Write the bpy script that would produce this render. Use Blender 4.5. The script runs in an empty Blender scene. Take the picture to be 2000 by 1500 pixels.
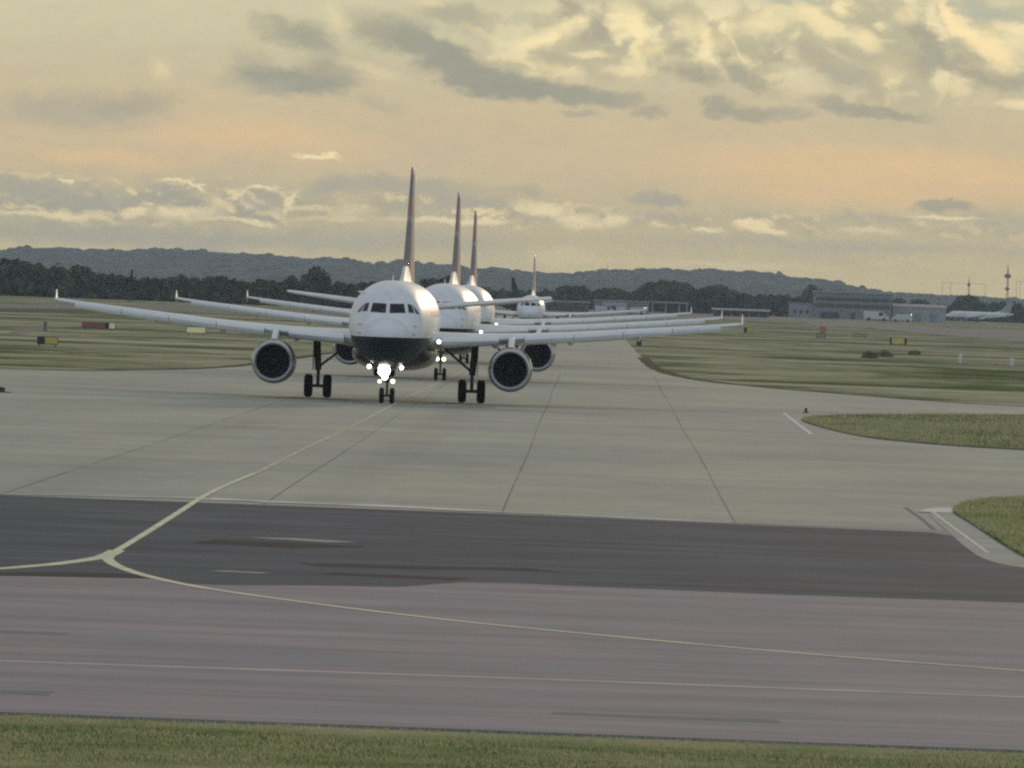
import bpy, math, random
import numpy as np
from mathutils import Vector, Matrix
sc = bpy.context.scene
R = math.radians
random.seed(7)
RNG = np.random.default_rng(11)

# ------------------------------------------------------------------ camera
F = 15760.0            # focal length in pixels of the 2000 px wide photograph
HC = 5.7               # eye height (m)
cam_data = bpy.data.cameras.new('camera')
cam_data.sensor_width = 36.0
cam_data.lens = F / 2000.0 * 36.0
cam_data.clip_start = 0.5
cam_data.clip_end = 60000.0
cam = bpy.data.objects.new('camera', cam_data)
sc.collection.objects.link(cam)
ROT = Matrix.Rotation(R(0.825), 3, 'Z') @ Matrix.Rotation(R(90 - 0.669), 3, 'X') @ Matrix.Rotation(R(2.1), 3, 'Z')
cam.matrix_world = Matrix.Translation((0, 0, HC)) @ ROT.to_4x4()
sc.camera = cam

def ray(x, y):
    return ROT @ Vector(((x - 1000) / F, -(y - 750) / F, -1.0))
def gp(x, y, z=0.0):
    """point of the ground seen at a photo pixel"""
    d = ray(x, y)
    t = (z - HC) / d.z
    return Vector((d.x * t, d.y * t, z))
def at(x, y, Y):
    """point at distance Y seen at a photo pixel"""
    d = ray(x, y)
    t = Y / d.y
    return Vector((d.x * t, Y, HC + d.z * t))

# ------------------------------------------------------------------ render settings, sun, sky
sc.view_settings.view_transform = 'Standard'
sc.view_settings.look = 'None'
sc.view_settings.exposure = 0.0
sc.view_settings.gamma = 1.0
sc.render.engine = 'CYCLES'
sc.cycles.filter_width = 2.3
sc.cycles.use_denoising = False
sc.cycles.denoiser = 'OPENIMAGEDENOISE'
sc.cycles.denoising_prefilter = 'ACCURATE'
sc.cycles.max_bounces = 6
sc.cycles.diffuse_bounces = 3
sc.cycles.glossy_bounces = 3
sc.cycles.transmission_bounces = 2
sc.cycles.volume_bounces = 0
sc.cycles.transparent_max_bounces = 4
sc.cycles.sample_clamp_indirect = 4.0

SUN_AZ, SUN_EL = 14.0, 10.5       # degrees clockwise from +Y, above the horizon
sun_data = bpy.data.lights.new('sun', 'SUN')
sun_data.energy = 1.15
sun_data.angle = R(3.0)
sun_data.color = (1.0, 0.76, 0.50)
sun = bpy.data.objects.new('sun', sun_data)
sc.collection.objects.link(sun)
sdir = Vector((math.sin(R(SUN_AZ)) * math.cos(R(SUN_EL)), math.cos(R(SUN_AZ)) * math.cos(R(SUN_EL)), math.sin(R(SUN_EL))))
sun.rotation_euler = (-sdir).to_track_quat('-Z', 'Y').to_euler()

def lin(c):
    return tuple(((v / 255.0) / 12.92 if v / 255.0 <= 0.04045 else ((v / 255.0 + 0.055) / 1.055) ** 2.4) for v in c)

class NT:
    """small helper for writing node trees"""
    def __init__(s, tree):
        s.t = tree; s.n = tree.nodes; s.l = tree.links
    def node(s, kind, **kw):
        nd = s.n.new(kind)
        for k, v in kw.items():
            setattr(nd, k, v)
        return nd
    def put(s, sock, v):
        if isinstance(v, bpy.types.NodeSocket):
            s.l.new(v, sock)
        elif v is not None:
            if hasattr(sock, 'default_value'):
                try:
                    sock.default_value = v
                except Exception:
                    sock.default_value = tuple(v) + (1.0,)
    def math(s, op, a, b=None, c=None, clamp=False):
        nd = s.node('ShaderNodeMath', operation=op, use_clamp=clamp)
        s.put(nd.inputs[0], a); s.put(nd.inputs[1], b)
        if c is not None: s.put(nd.inputs[2], c)
        return nd.outputs[0]
    def vmath(s, op, a, b=None, out=0):
        nd = s.node('ShaderNodeVectorMath', operation=op)
        s.put(nd.inputs[0], a)
        if b is not None: s.put(nd.inputs[1], b)
        return nd.outputs[out]
    def scale(s, a, k):
        nd = s.node('ShaderNodeVectorMath', operation='SCALE')
        s.put(nd.inputs[0], a); s.put(nd.inputs['Scale'], k)
        return nd.outputs[0]
    def mix(s, f, a, b, blend='MIX'):
        nd = s.node('ShaderNodeMix', data_type='RGBA', blend_type=blend)
        s.put(nd.inputs[0], f); s.put(nd.inputs[6], a); s.put(nd.inputs[7], b)
        return nd.outputs[2]
    def rng(s, v, a, b, c=0.0, d=1.0, kind='SMOOTHSTEP'):
        nd = s.node('ShaderNodeMapRange', interpolation_type=kind)
        s.put(nd.inputs[0], v)
        for i, q in enumerate((a, b, c, d)): s.put(nd.inputs[i + 1], q)
        return nd.outputs[0]
    def noise(s, vec, scale, detail=4.0, rough=0.55, dist=0.0, out=0, dim='3D'):
        nd = s.node('ShaderNodeTexNoise', noise_dimensions=dim)
        s.put(nd.inputs['Vector'], vec)
        nd.inputs['Scale'].default_value = scale; nd.inputs['Detail'].default_value = detail
        nd.inputs['Roughness'].default_value = rough; nd.inputs['Distortion'].default_value = dist
        return nd.outputs[out]
    def comb(s, x=0.0, y=0.0, z=0.0):
        nd = s.node('ShaderNodeCombineXYZ')
        s.put(nd.inputs[0], x); s.put(nd.inputs[1], y); s.put(nd.inputs[2], z)
        return nd.outputs[0]
    def sep(s, v):
        nd = s.node('ShaderNodeSeparateXYZ'); s.put(nd.inputs[0], v)
        return nd.outputs

world = bpy.data.worlds.new('World')
sc.world = world
world.use_nodes = True
wt = NT(world.node_tree)
for n in list(wt.n): wt.n.remove(n)
w_out = wt.node('ShaderNodeOutputWorld')
w_bg = wt.node('ShaderNodeBackground')
wt.l.new(w_bg.outputs[0], w_out.inputs[0])
tc = wt.node('ShaderNodeTexCoord')
dirv = wt.vmath('NORMALIZE', tc.outputs['Generated'])
dx, dy, dz = wt.sep(dirv)
# azimuth and elevation, in steps of 100/15760 rad (one step is 100 pixels of the photograph)
K = F / 100.0
az = wt.math('MULTIPLY', wt.math('ARCTAN2', dx, dy), K)
el = wt.math('MULTIPLY', wt.math('ARCSINE', dz), K)
P = wt.comb(az, el, 0.0)
def sky_xy(x, y):
    d = ray(x, y).normalized()
    return math.atan2(d.x, d.y) * K, math.asin(d.z) * K
# warped coordinates give every cloud a ragged edge
n1 = wt.noise(wt.vmath('MULTIPLY', P, (1.0, 1.5, 1.0)), 0.55, 7.0, 0.6, out=1)
n1c = wt.vmath('SUBTRACT', n1, (0.5, 0.5, 0.5))
n2 = wt.noise(wt.vmath('MULTIPLY', P, (1.0, 1.5, 1.0)), 2.4, 6.0, 0.62, out=1)
n2c = wt.vmath('SUBTRACT', n2, (0.5, 0.5, 0.5))
W = wt.vmath('ADD', P, wt.vmath('ADD', wt.vmath('MULTIPLY', n1c, (1.3, 0.55, 0.0)), wt.vmath('MULTIPLY', n2c, (0.8, 0.45, 0.0))))
W2 = wt.vmath('ADD', P, wt.vmath('ADD', wt.vmath('MULTIPLY', n1c, (0.7, 0.14, 0.0)), wt.vmath('MULTIPLY', n2c, (0.7, 0.30, 0.0))))

blob_cache = {}
def blob(x, y, rx, ry, soft=0.6, ang=0.0, fine=False):
    cx, cy = sky_xy(x, y)
    v = wt.vmath('SUBTRACT', W2 if fine else W, (cx, cy, 0.0))
    if ang:
        rt = wt.node('ShaderNodeVectorRotate', rotation_type='Z_AXIS')
        wt.l.new(v, rt.inputs[0]); rt.inputs['Angle'].default_value = R(-ang); v = rt.outputs[0]
    v = wt.vmath('MULTIPLY', v, (100.0 / rx, 100.0 / ry, 0.0))
    ln = wt.vmath('LENGTH', v, out=1)
    return wt.rng(ln, 1.0 + soft * 0.5, 1.0 - soft * 0.9, 0.0, 1.0)

_, e0 = sky_xy(1000, 566)
ramp = wt.node('ShaderNodeValToRGB')
wt.l.new(wt.rng(el, 0.0, 6.0, 0.0, 1.0, 'LINEAR'), ramp.inputs[0])
cr = ramp.color_ramp
stops = [(0.0, (226, 207, 146)), (0.12, (218, 201, 144)), (0.26, (206, 191, 146)), (0.42, (208, 189, 150)),
         (0.55, (205, 188, 150)), (0.68, (199, 190, 155)), (0.85, (201, 198, 163)), (1.0, (205, 201, 166))]
while len(cr.elements) < len(stops): cr.elements.new(0.5)
for e, (p, c) in zip(cr.elements, stops):
    e.position = p; e.color = lin(c) + (1,)
col = ramp.outputs[0]
# broad uneven tone
big = wt.noise(wt.vmath('MULTIPLY', P, (0.35, 1.1, 1.0)), 0.8, 5.0, 0.55)
col = wt.mix(wt.rng(big, 0.35, 0.7, 0.0, 0.35), col, lin((188, 180, 150)))

def paint(col, m, c, op=1.0):
    return wt.mix(wt.math('MULTIPLY', m, op) if op != 1.0 else m, col, lin(c))
PEACH = (232, 197, 142)
for b in ((1600, 325, 330, 50, 1.0), (1900, 350, 330, 50, 1.0), (1650, 385, 260, 24, 1.0), (480, 265, 260, 34, 1.3), (230, 310, 180, 20, 1.0)):
    col = paint(col, blob(*b), PEACH, 0.55)
col = paint(col, blob(700, 30, 500, 40, 1.0), (206, 200, 165), 0.35)
# mottled cumulus at the upper right: relief from the difference of two shifted noises
cp = wt.vmath('ADD', wt.vmath('MULTIPLY', P, (1.0, 1.25, 1.0)), wt.vmath('MULTIPLY', n1c, (1.6, 1.6, 0.0)))
ca = wt.noise(cp, 0.62, 9.0, 0.56, 0.25)
cb = wt.noise(wt.vmath('ADD', cp, (0.22, 0.34, 0.0)), 0.62, 4.0, 0.5, 0.25)
relief = wt.rng(wt.math('SUBTRACT', ca, cb), -0.07, 0.12, 0.0, 1.0)
cum = wt.node('ShaderNodeValToRGB'); wt.l.new(relief, cum.inputs[0])
ce = cum.color_ramp
cs = [(0.0, (172, 168, 140)), (0.35, (190, 184, 150)), (0.6, (212, 203, 160)), (0.82, (236, 222, 172)), (1.0, (250, 236, 188))]
while len(ce.elements) < len(cs): ce.elements.new(0.5)
for e, (p, c) in zip(ce.elements, cs):
    e.position = p; e.color = lin(c) + (1,)
up = wt.math('MAXIMUM', blob(1330, 70, 370, 90, 0.7, 0), blob(1750, 90, 330, 115, 0.6, 0))
up = wt.math('MAXIMUM', up, blob(1050, 110, 90, 60, 0.9, 0))
up = wt.math('MAXIMUM', up, wt.rng(el, 7.0, 9.5, 0.0, 0.9))
col = wt.mix(wt.math('MULTIPLY', up, 0.62), col, cum.outputs[0])
# low cumulus banks: finer relief
cp2 = wt.vmath('ADD', wt.vmath('MULTIPLY', P, (1.0, 1.9, 1.0)), wt.vmath('MULTIPLY', n2c, (.35, .35, 0.0)))
da = wt.noise(cp2, 1.35, 8.0, 0.58, 0.1)
db = wt.noise(wt.vmath('ADD', cp2, (0.08, 0.20, 0.0)), 1.35, 4.0, 0.5, 0.1)
rel2 = wt.rng(wt.math('SUBTRACT', da, db), -0.06, 0.11, 0.0, 1.0)
cum2 = wt.node('ShaderNodeValToRGB'); wt.l.new(rel2, cum2.inputs[0])
while len(cum2.color_ramp.elements) < 4: cum2.color_ramp.elements.new(0.5)
for e, (p, c) in zip(cum2.color_ramp.elements, ((0.0, (170, 165, 142)), (.42, (184, 177, 148)), (.72, (218, 203, 156)), (1.0, (250, 231, 172)))):
    e.position = p; e.color = lin(c) + (1,)
lowz = wt.math('MAXIMUM', wt.math('MAXIMUM', blob(300, 395, 430, 44, .7, 0), blob(930, 415, 330, 30, .8, 0)), wt.math('MULTIPLY', blob(1600, 440, 420, 24, .9, 0), .6))
lowz = wt.math('MULTIPLY', lowz, wt.rng(da, .40, .56, .25, .85))
col = wt.mix(lowz, col, cum2.outputs[0])
G1 = (154, 155, 138); G2 = (164, 161, 140); G3 = (174, 170, 148); GB = (178, 182, 160); Y1 = (250, 233, 180); Y2 = (232, 216, 166); YS = (252, 232, 176)
# grey clouds: x, y, half width, half height in photo pixels, softness, tilt, colour, strength
for x, y, rx, ry, sf, an, c, op in (
    (545, 55, 62, 26, .8, -25, G2, .75), (610, 75, 62, 30, .8, -25, G1, .75), (505, 110, 45, 22, .9, -20, G3, .6),
    (580, 158, 125, 30, .6, -8, G1, .95), (640, 140, 60, 26, .8, -15, G2, .7), (510, 165, 70, 16, .9, 0, G3, .6),
    (760, 58, 95, 42, .7, -12, G2, .8), (830, 95, 120, 38, .6, -18, G1, .9), (910, 125, 110, 34, .6, -24, G1, .9),
    (970, 160, 130, 30, .5, -8, G1, .95), (1090, 178, 150, 20, .6, -4, G1, .9), (1200, 190, 90, 12, .8, 0, G2, .7), (890, 30, 90, 24, .8, -5, G2, .7),
    (130, 215, 170, 40, .9, 0, G3, .8), (265, 198, 90, 26, .9, 10, G2, .6), (745, 206, 48, 11, .9, 0, G3, .55),
    (1135, 216, 38, 9, .8, 0, G3, .8), (1270, 215, 46, 13, .7, 0, G2, .75), (1398, 203, 42, 23, .6, 0, G2, .9),
    (1475, 217, 95, 15, .7, 0, G2, .85), (1562, 224, 35, 10, .9, 0, G3, .7), (1630, 203, 60, 18, .7, -12, G2, .8), (1715, 220, 105, 15, .6, -4, G2, .9),
    (1105, 12, 34, 22, .8, -45, G2, .85), (1165, 55, 44, 26, .8, -50, G2, .85), (1290, 45, 46, 20, .9, -60, G3, .8), (1320, 95, 30, 18, .9, 0, G2, .7),
    (1345, 145, 60, 22, .8, -5, G2, .85), (1455, 146, 85, 19, .7, -22, G2, .85), (1515, 105, 26, 15, .9, 0, G2, .7), (1570, 92, 110, 18, 1., -12, G3, .7),
    (1640, 150, 80, 30, 1., -15, G3, .7), (1830, 88, 85, 26, .8, -42, G2, .85), (1800, 122, 55, 22, .9, 0, G2, .8), (1900, 150, 75, 18, .8, -15, G2, .8), (1985, 160, 40, 22, .9, 0, G2, .8),
    (1545, 4, 60, 11, .6, 0, GB, .9), (1915, 12, 75, 20, .7, -18, GB, .95), (1980, 30, 40, 16, .9, -10, GB, .8),
    (790, 366, 175, 24, .7, -3, G3, .85), (915, 398, 110, 14, .9, -4, G3, .7), (1015, 376, 45, 15, .9, 0, G3, .7),
    (1290, 389, 60, 13, .6, 0, G3, .9), (1838, 406, 62, 13, .5, 0, G2, .85), (1945, 440, 80, 20, 1., 0, G3, .6),
    (70, 378, 110, 24, .8, 0, G3, .8), (185, 388, 120, 22, .7, 0, G3, .85), (335, 376, 62, 22, .7, -18, G3, .8), (390, 396, 60, 12, .8, 0, G2, .7),
    (505, 390, 52, 22, .6, 0, G3, .8), (60, 402, 150, 6, .9, 0, G2, .7), (640, 365, 60, 20, .8, 5, G3, .7),
    (250, 462, 420, 24, .8, 0, G3, .75), (760, 468, 330, 22, .9, 0, G3, .45), (1240, 425, 170, 12, .9, 0, G3, .45),
    (1650, 480, 420, 14, 1., 0, G3, .4), (1700, 428, 120, 10, 1., 0, G3, .45)):
    col = paint(col, blob(x, y, rx, ry, sf, an), c, op)
# sunlit gaps, streaks and rims
for x, y, rx, ry, sf, an, c, op in (
    (655, 38, 26, 15, .9, -40, Y2, .6), (730, 140, 50, 12, .9, -15, Y2, .45), (845, 8, 30, 8, .9, 0, Y2, .7), (940, 58, 40, 7, .9, -20, Y2, .5),
    (1065, 72, 55, 15, .7, 14, Y1, .85), (1112, 46, 34, 10, .8, 15, Y1, .8), (1080, 132, 50, 11, .8, -5, Y2, .8), (1155, 105, 36, 7, .8, 0, Y1, .75),
    (1228, 35, 34, 34, .8, 0, Y1, .8), (1242, 85, 18, 52, .7, 5, Y1, .9), (1235, 138, 42, 10, .8, 0, Y1, .8), (1275, 100, 18, 18, .8, 0, Y2, .8),
    (1345, 55, 34, 26, .8, -20, Y1, .7), (1378, 82, 16, 44, .7, 0, Y1, .9), (1410, 80, 26, 20, .9, 0, Y2, .6), (1490, 45, 60, 24, .8, 10, Y1, .75),
    (1590, 26, 50, 12, .8, -22, Y1, .85), (1620, 56, 85, 15, .7, -20, Y1, .85), (1690, 72, 28, 16, .8, -40, Y1, .8), (1650, 14, 20, 18, .7, -50, Y1, .9), (1770, 30, 26, 16, .8, 0, Y1, .6),
    (1725, 50, 14, 9, .8, 0, Y1, .8), (1715, 80, 30, 4, .9, 0, Y2, .7), (1745, 140, 44, 26, 1., 0, Y2, .45), (1858, 26, 34, 12, .6, -55, YS, .95), (1895, 66, 52, 16, .6, -42, YS, .95),
    (1945, 100, 52, 22, .6, -48, YS, .95), (1985, 78, 44, 26, .8, -20, Y1, .8), (1870, 175, 40, 9, .9, -5, Y2, .6), (1992, 203, 34, 9, .8, 0, Y1, .8),
    (135, 424, 64, 8, .7, 2, YS, 1.), (50, 418, 80, 5, .8, 0, Y1, .85), (262, 415, 34, 12, .6, 4, YS, .95), (195, 417, 34, 6, .8, 0, Y2, .7), (335, 418, 42, 15, .8, 0, Y1, .7),
    (400, 414, 52, 11, .8, 0, Y1, .7), (500, 432, 44, 6, .6, -6, YS, 1.), (440, 427, 70, 5, .8, 0, Y1, .7), (424, 396, 14, 16, .7, -20, Y2, .8),
    (128, 354, 12, 4.5, .8, 0, Y1, .9), (230, 352, 26, 4, .9, -15, Y2, .6), (345, 348, 30, 3.2, .8, 0, Y1, .9), (382, 361, 32, 3.2, .8, -28, Y1, .9),
    (502, 365, 38, 4, .8, 0, Y1, .85), (462, 377, 26, 3.5, .8, 40, Y1, .7), (482, 383, 30, 4, .8, -25, Y2, .7), (563, 396, 9, 24, .7, -15, Y1, .85), (545, 378, 26, 4, .8, -40, Y2, .7),
    (600, 405, 56, 5, .8, 4, Y2, .8), (650, 428, 80, 6, .8, 0, Y2, .75), (690, 412, 40, 12, .9, 0, Y2, .7), (860, 430, 110, 8, .8, 0, Y1, .85), (940, 434, 60, 7, .8, 0, Y1, .8),
    (1060, 412, 60, 15, .8, -8, Y1, .85), (1130, 436, 50, 14, .7, 0, Y1, .8), (1198, 432, 30, 13, .6, 0, YS, .85), (1284, 439, 16, 5, .7, 0, Y1, .6),
    (1466, 440, 44, 13, .5, 0, YS, 1.), (1500, 451, 40, 7, .6, -8, YS, .9), (1385, 449, 22, 5, .7, 0, Y1, .9), (1700, 452, 60, 7, .9, 0, Y1, .55), (1845, 427, 84, 4.5, .8, 0, Y1, .8),
    (615, 304, 48, 5, .6, 0, Y1, .9), (645, 300, 16, 6, .7, 0, Y1, .9), (1095, 500, 75, 20, .7, 0, Y2, .55), (1420, 516, 190, 7, .9, 0, Y2, .7),
    (312, 135, 24, 16, .9, -30, Y2, .6)):
    big_ = y < 215
    col = paint(col, blob(x, y, rx * (1.12 if big_ else 1), ry * (1.12 if big_ else 1), min(1.1, sf * (1.35 if big_ else 1.1)), an, True), c, op * (.85 if big_ else 1))
# small grain of cloud structure everywhere
gr = wt.noise(wt.vmath('MULTIPLY', P, (0.8, 1.9, 1.0)), 2.2, 6.0, 0.6)
col = wt.mix(1.0, col, wt.mix(gr, (1.07, 1.025, 1.0), (1.24, 1.18, 1.15)), 'MULTIPLY')
# the clear physical sky and the high cloud above and behind the viewer
sky = wt.node('ShaderNodeTexSky', sky_type='NISHITA')
sky.sun_disc = False
sky.sun_elevation = R(SUN_EL)
sky.sun_rotation = R(SUN_AZ)
nish = wt.scale(sky.outputs[0], 0.07)
fwd = wt.rng(dy, -0.5, 0.9, 0.0, 1.0)
high = wt.mix(fwd, (0.50, 0.575, 0.68), (0.56, 0.55, 0.50))
mott = wt.noise(dirv, 3.0, 5.0, 0.55)
high = wt.mix(1.0, high, wt.mix(mott, (0.75, 0.75, 0.75), (1.25, 1.25, 1.25)), 'MULTIPLY')
high = wt.mix(0.25, high, nish)
lowback = wt.rng(dy, 0.35, 0.85)
col = wt.mix(lowback, high, col)
col = wt.mix(wt.rng(dz, 0.10, 0.35), col, high)
wt.l.new(col, w_bg.inputs[0])
w_bg.inputs[1].default_value = 1.0
world.cycles.sampling_method = 'MANUAL'
world.cycles.sample_map_resolution = 512

# ------------------------------------------------------------------ helpers
COL = sc.collection
class MB:
    def __init__(s): s.v = []; s.f = []
    def add(s, vs, fs):
        o = len(s.v); s.v += [tuple(v) for v in vs]; s.f += [tuple(i + o for i in f) for f in fs]
        return s
    def box(s, x0, x1, y0, y1, z0, z1, bev=0.0):
        if bev <= 0:
            vs = [(x, y, z) for x in (x0, x1) for y in (y0, y1) for z in (z0, z1)]
            return s.add(vs, [(0, 1, 3, 2), (4, 6, 7, 5), (0, 4, 5, 1), (2, 3, 7, 6), (0, 2, 6, 4), (1, 5, 7, 3)])
        b = bev                                             # chamfered vertical edges
        pl = [(x0 + b, y0), (x1 - b, y0), (x1, y0 + b), (x1, y1 - b), (x1 - b, y1), (x0 + b, y1), (x0, y1 - b), (x0, y0 + b)]
        return s.prism(pl, z0, z1)
    def prism(s, pl, z0, z1):
        n = len(pl)
        vs = [(x, y, z0) for x, y in pl] + [(x, y, z1) for x, y in pl]
        fs = [(i, (i + 1) % n, n + (i + 1) % n, n + i) for i in range(n)] + [tuple(range(n))[::-1], tuple(range(n, 2 * n))]
        return s.add(vs, fs)
    def sheet(s, pts, z):
        return s.add([(p[0], p[1], z) for p in pts], [tuple(range(len(pts)))])
    def tube(s, a, b, r0, r1=None, n=10, caps=True):
        a, b = Vector(a), Vector(b); r1 = r0 if r1 is None else r1
        d = (b - a).normalized(); u = d.orthogonal().normalized(); w = d.cross(u)
        vs = []
        for p, r in ((a, r0), (b, r1)):
            for i in range(n):
                t = 2 * math.pi * i / n
                vs.append(p + (u * math.cos(t) + w * math.sin(t)) * r)
        fs = [(i, (i + 1) % n, n + (i + 1) % n, n + i) for i in range(n)]
        if caps: fs += [tuple(range(n))[::-1], tuple(range(n, 2 * n))]
        return s.add(vs, fs)
    def loft(s, rings, close0=True, close1=True, cyc=True):
        n = len(rings[0]); vs = [p for r in rings for p in r]; fs = []
        for k in range(len(rings) - 1):
            for i in range(n if cyc else n - 1):
                j = (i + 1) % n
                fs.append((k * n + i, k * n + j, (k + 1) * n + j, (k + 1) * n + i))
        if close0: fs.append(tuple(range(n))[::-1])
        if close1: fs.append(tuple(range((len(rings) - 1) * n, len(rings) * n)))
        return s.add(vs, fs)
    def revolve(s, prof, c, axis='Y', n=40, **kw):
        """prof = [(station, radius)], turned about the Y (or X) direction through c"""
        rings = []
        for t, r in prof:
            ring = []
            for i in range(n):
                a = 2 * math.pi * i / n
                if axis == 'Y': ring.append((c[0] + r * math.cos(a), c[1] + t, c[2] + r * math.sin(a)))
                elif axis == 'X': ring.append((c[0] + t, c[1] + r * math.cos(a), c[2] + r * math.sin(a)))
                else: ring.append((c[0] + r * math.cos(a), c[1] + r * math.sin(a), c[2] + t))
            rings.append(ring)
        return s.loft(rings, **kw)
    def build(s, name, mat, parent=None, smooth=False, loc=None):
        me = bpy.data.meshes.new(name)
        me.from_pydata(s.v, [], s.f)
        me.materials.append(mat)
        me.update()
        import bmesh
        bm = bmesh.new(); bm.from_mesh(me)
        if len(bm.faces) < 60000:
            bmesh.ops.recalc_face_normals(bm, faces=bm.faces)
        bm.to_mesh(me); bm.free()
        if smooth:
            me.polygons.foreach_set('use_smooth', [True] * len(me.polygons))
            try: me.set_sharp_from_angle(angle=R(38))
            except Exception: pass
        o = bpy.data.objects.new(name, me)
        COL.objects.link(o)
        if parent: o.parent = parent
        if loc: o.location = loc
        return o
def tag(o, label=None, cat=None, group=None, kind=None):
    if label: o['label'] = label
    if cat: o['category'] = cat
    if group: o['group'] = group
    if kind: o['kind'] = kind
    return o
def empty(name, loc, rz=0.0, scale=1.0):
    o = bpy.data.objects.new(name, None); COL.objects.link(o)
    o.empty_display_size = 0.5
    o.location = loc; o.rotation_euler = (0, 0, rz); o.scale = (scale,) * 3
    return o
def copy_tree(o, parent=None):
    c = o.copy(); COL.objects.link(c)
    if parent: c.parent = parent
    for ch in [q for q in bpy.data.objects if q.parent == o]:
        copy_tree(ch, c)
    return c
def structure(o): o['kind'] = 'structure'; return o

# ------------------------------------------------------------------ materials
def mat_new(name):
    m = bpy.data.materials.new(name); m.use_nodes = True
    t = NT(m.node_tree)
    bs = [n for n in t.n if n.type == 'BSDF_PRINCIPLED'][0]
    return m, t, bs
def mat_plain(name, c, rough=0.5, metal=0.0, var=0.12, scale=3.0, spec=0.5, coat=0.0):
    m, t, bs = mat_new(name)
    tcn = t.node('ShaderNodeTexCoord')
    nz = t.noise(tcn.outputs['Object'], scale, 5.0, 0.6)
    c2 = t.mix(t.rng(nz, 0.3, 0.72), tuple(v * (1 - var) for v in c), tuple(min(1, v * (1 + var)) for v in c))
    t.l.new(c2, bs.inputs['Base Color'])
    bs.inputs['Roughness'].default_value = rough
    bs.inputs['Metallic'].default_value = metal
    bs.inputs['Specular IOR Level'].default_value = spec if rough < .72 else 0.02
    bs.inputs['Coat Weight'].default_value = coat
    return m
def mat_emit(name, c, s):
    m, t, bs = mat_new(name)
    bs.inputs['Base Color'].default_value = (0.8, 0.8, 0.8, 1)
    bs.inputs['Emission Color'].default_value = tuple(c) + (1,)
    bs.inputs['Emission Strength'].default_value = s
    return m

def ground_coords(t):
    g = t.node('ShaderNodeNewGeometry')
    return g.outputs['Position']
def mat_grass(name, dark, mid, dry, drybias=0.0):
    m, t, bs = mat_new(name)
    p = ground_coords(t)
    a = t.noise(t.vmath('MULTIPLY', p, (0.05, 0.022, 1.0)), 1.0, 6.0, 0.6)
    b = t.noise(p, 0.35, 6.0, 0.62)
    c = t.noise(p, 5.0, 5.0, 0.7)
    st = t.noise(t.vmath('MULTIPLY', p, (0.012, 0.045, 1.0)), 1.0, 5.0, 0.6)
    c0 = t.mix(t.rng(a, 0.40, 0.58), dark, mid)
    c0 = t.mix(t.rng(st, 0.50, 0.62, 0, .75), c0, dry)
    c0 = t.mix(t.rng(t.math('ADD', t.math('MULTIPLY', a, 0.5), t.math('MULTIPLY', b, 0.5)), 0.47 - drybias, 0.66 - drybias), c0, dry)
    c0 = t.mix(1.0, c0, t.mix(t.rng(c, 0.25, 0.75, kind='LINEAR'), (0.62, 0.62, 0.60), (1.38, 1.38, 1.4)), 'MULTIPLY')
    t.l.new(c0, bs.inputs['Base Color'])
    bs.inputs['Roughness'].default_value = 0.95
    bs.inputs['Specular IOR Level'].default_value = 0.0
    return m
def mat_asphalt(name, c, warm, streak=0.16, rough=0.85):
    m, t, bs = mat_new(name)
    p = ground_coords(t)
    s1 = t.noise(t.vmath('MULTIPLY', p, (0.06, 0.55, 1.0)), 1.0, 6.0, 0.62)      # wear along the taxiway
    s2 = t.noise(t.vmath('MULTIPLY', p, (0.35, 2.2, 1.0)), 1.0, 5.0, 0.6)
    b = t.noise(p, 0.25, 5.0, 0.55)
    g = t.noise(p, 22.0, 3.0, 0.75)
    c0 = t.mix(t.rng(b, 0.38, 0.62), c, warm)
    k = t.math('ADD', t.math('MULTIPLY', t.rng(s1, 0.3, 0.7, -1, 1), streak), t.math('MULTIPLY', t.rng(s2, 0.3, 0.7, -1, 1), streak * 0.45))
    k = t.math('ADD', k, t.math('MULTIPLY', t.rng(g, 0.25, 0.75, -1, 1, 'LINEAR'), 0.22))
    c0 = t.scale(c0, t.math('ADD', 1.0, k))
    t.l.new(c0, bs.inputs['Base Color'])
    bs.inputs['Roughness'].default_value = rough
    bs.inputs['Specular IOR Level'].default_value = 0.02
    return m
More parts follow.
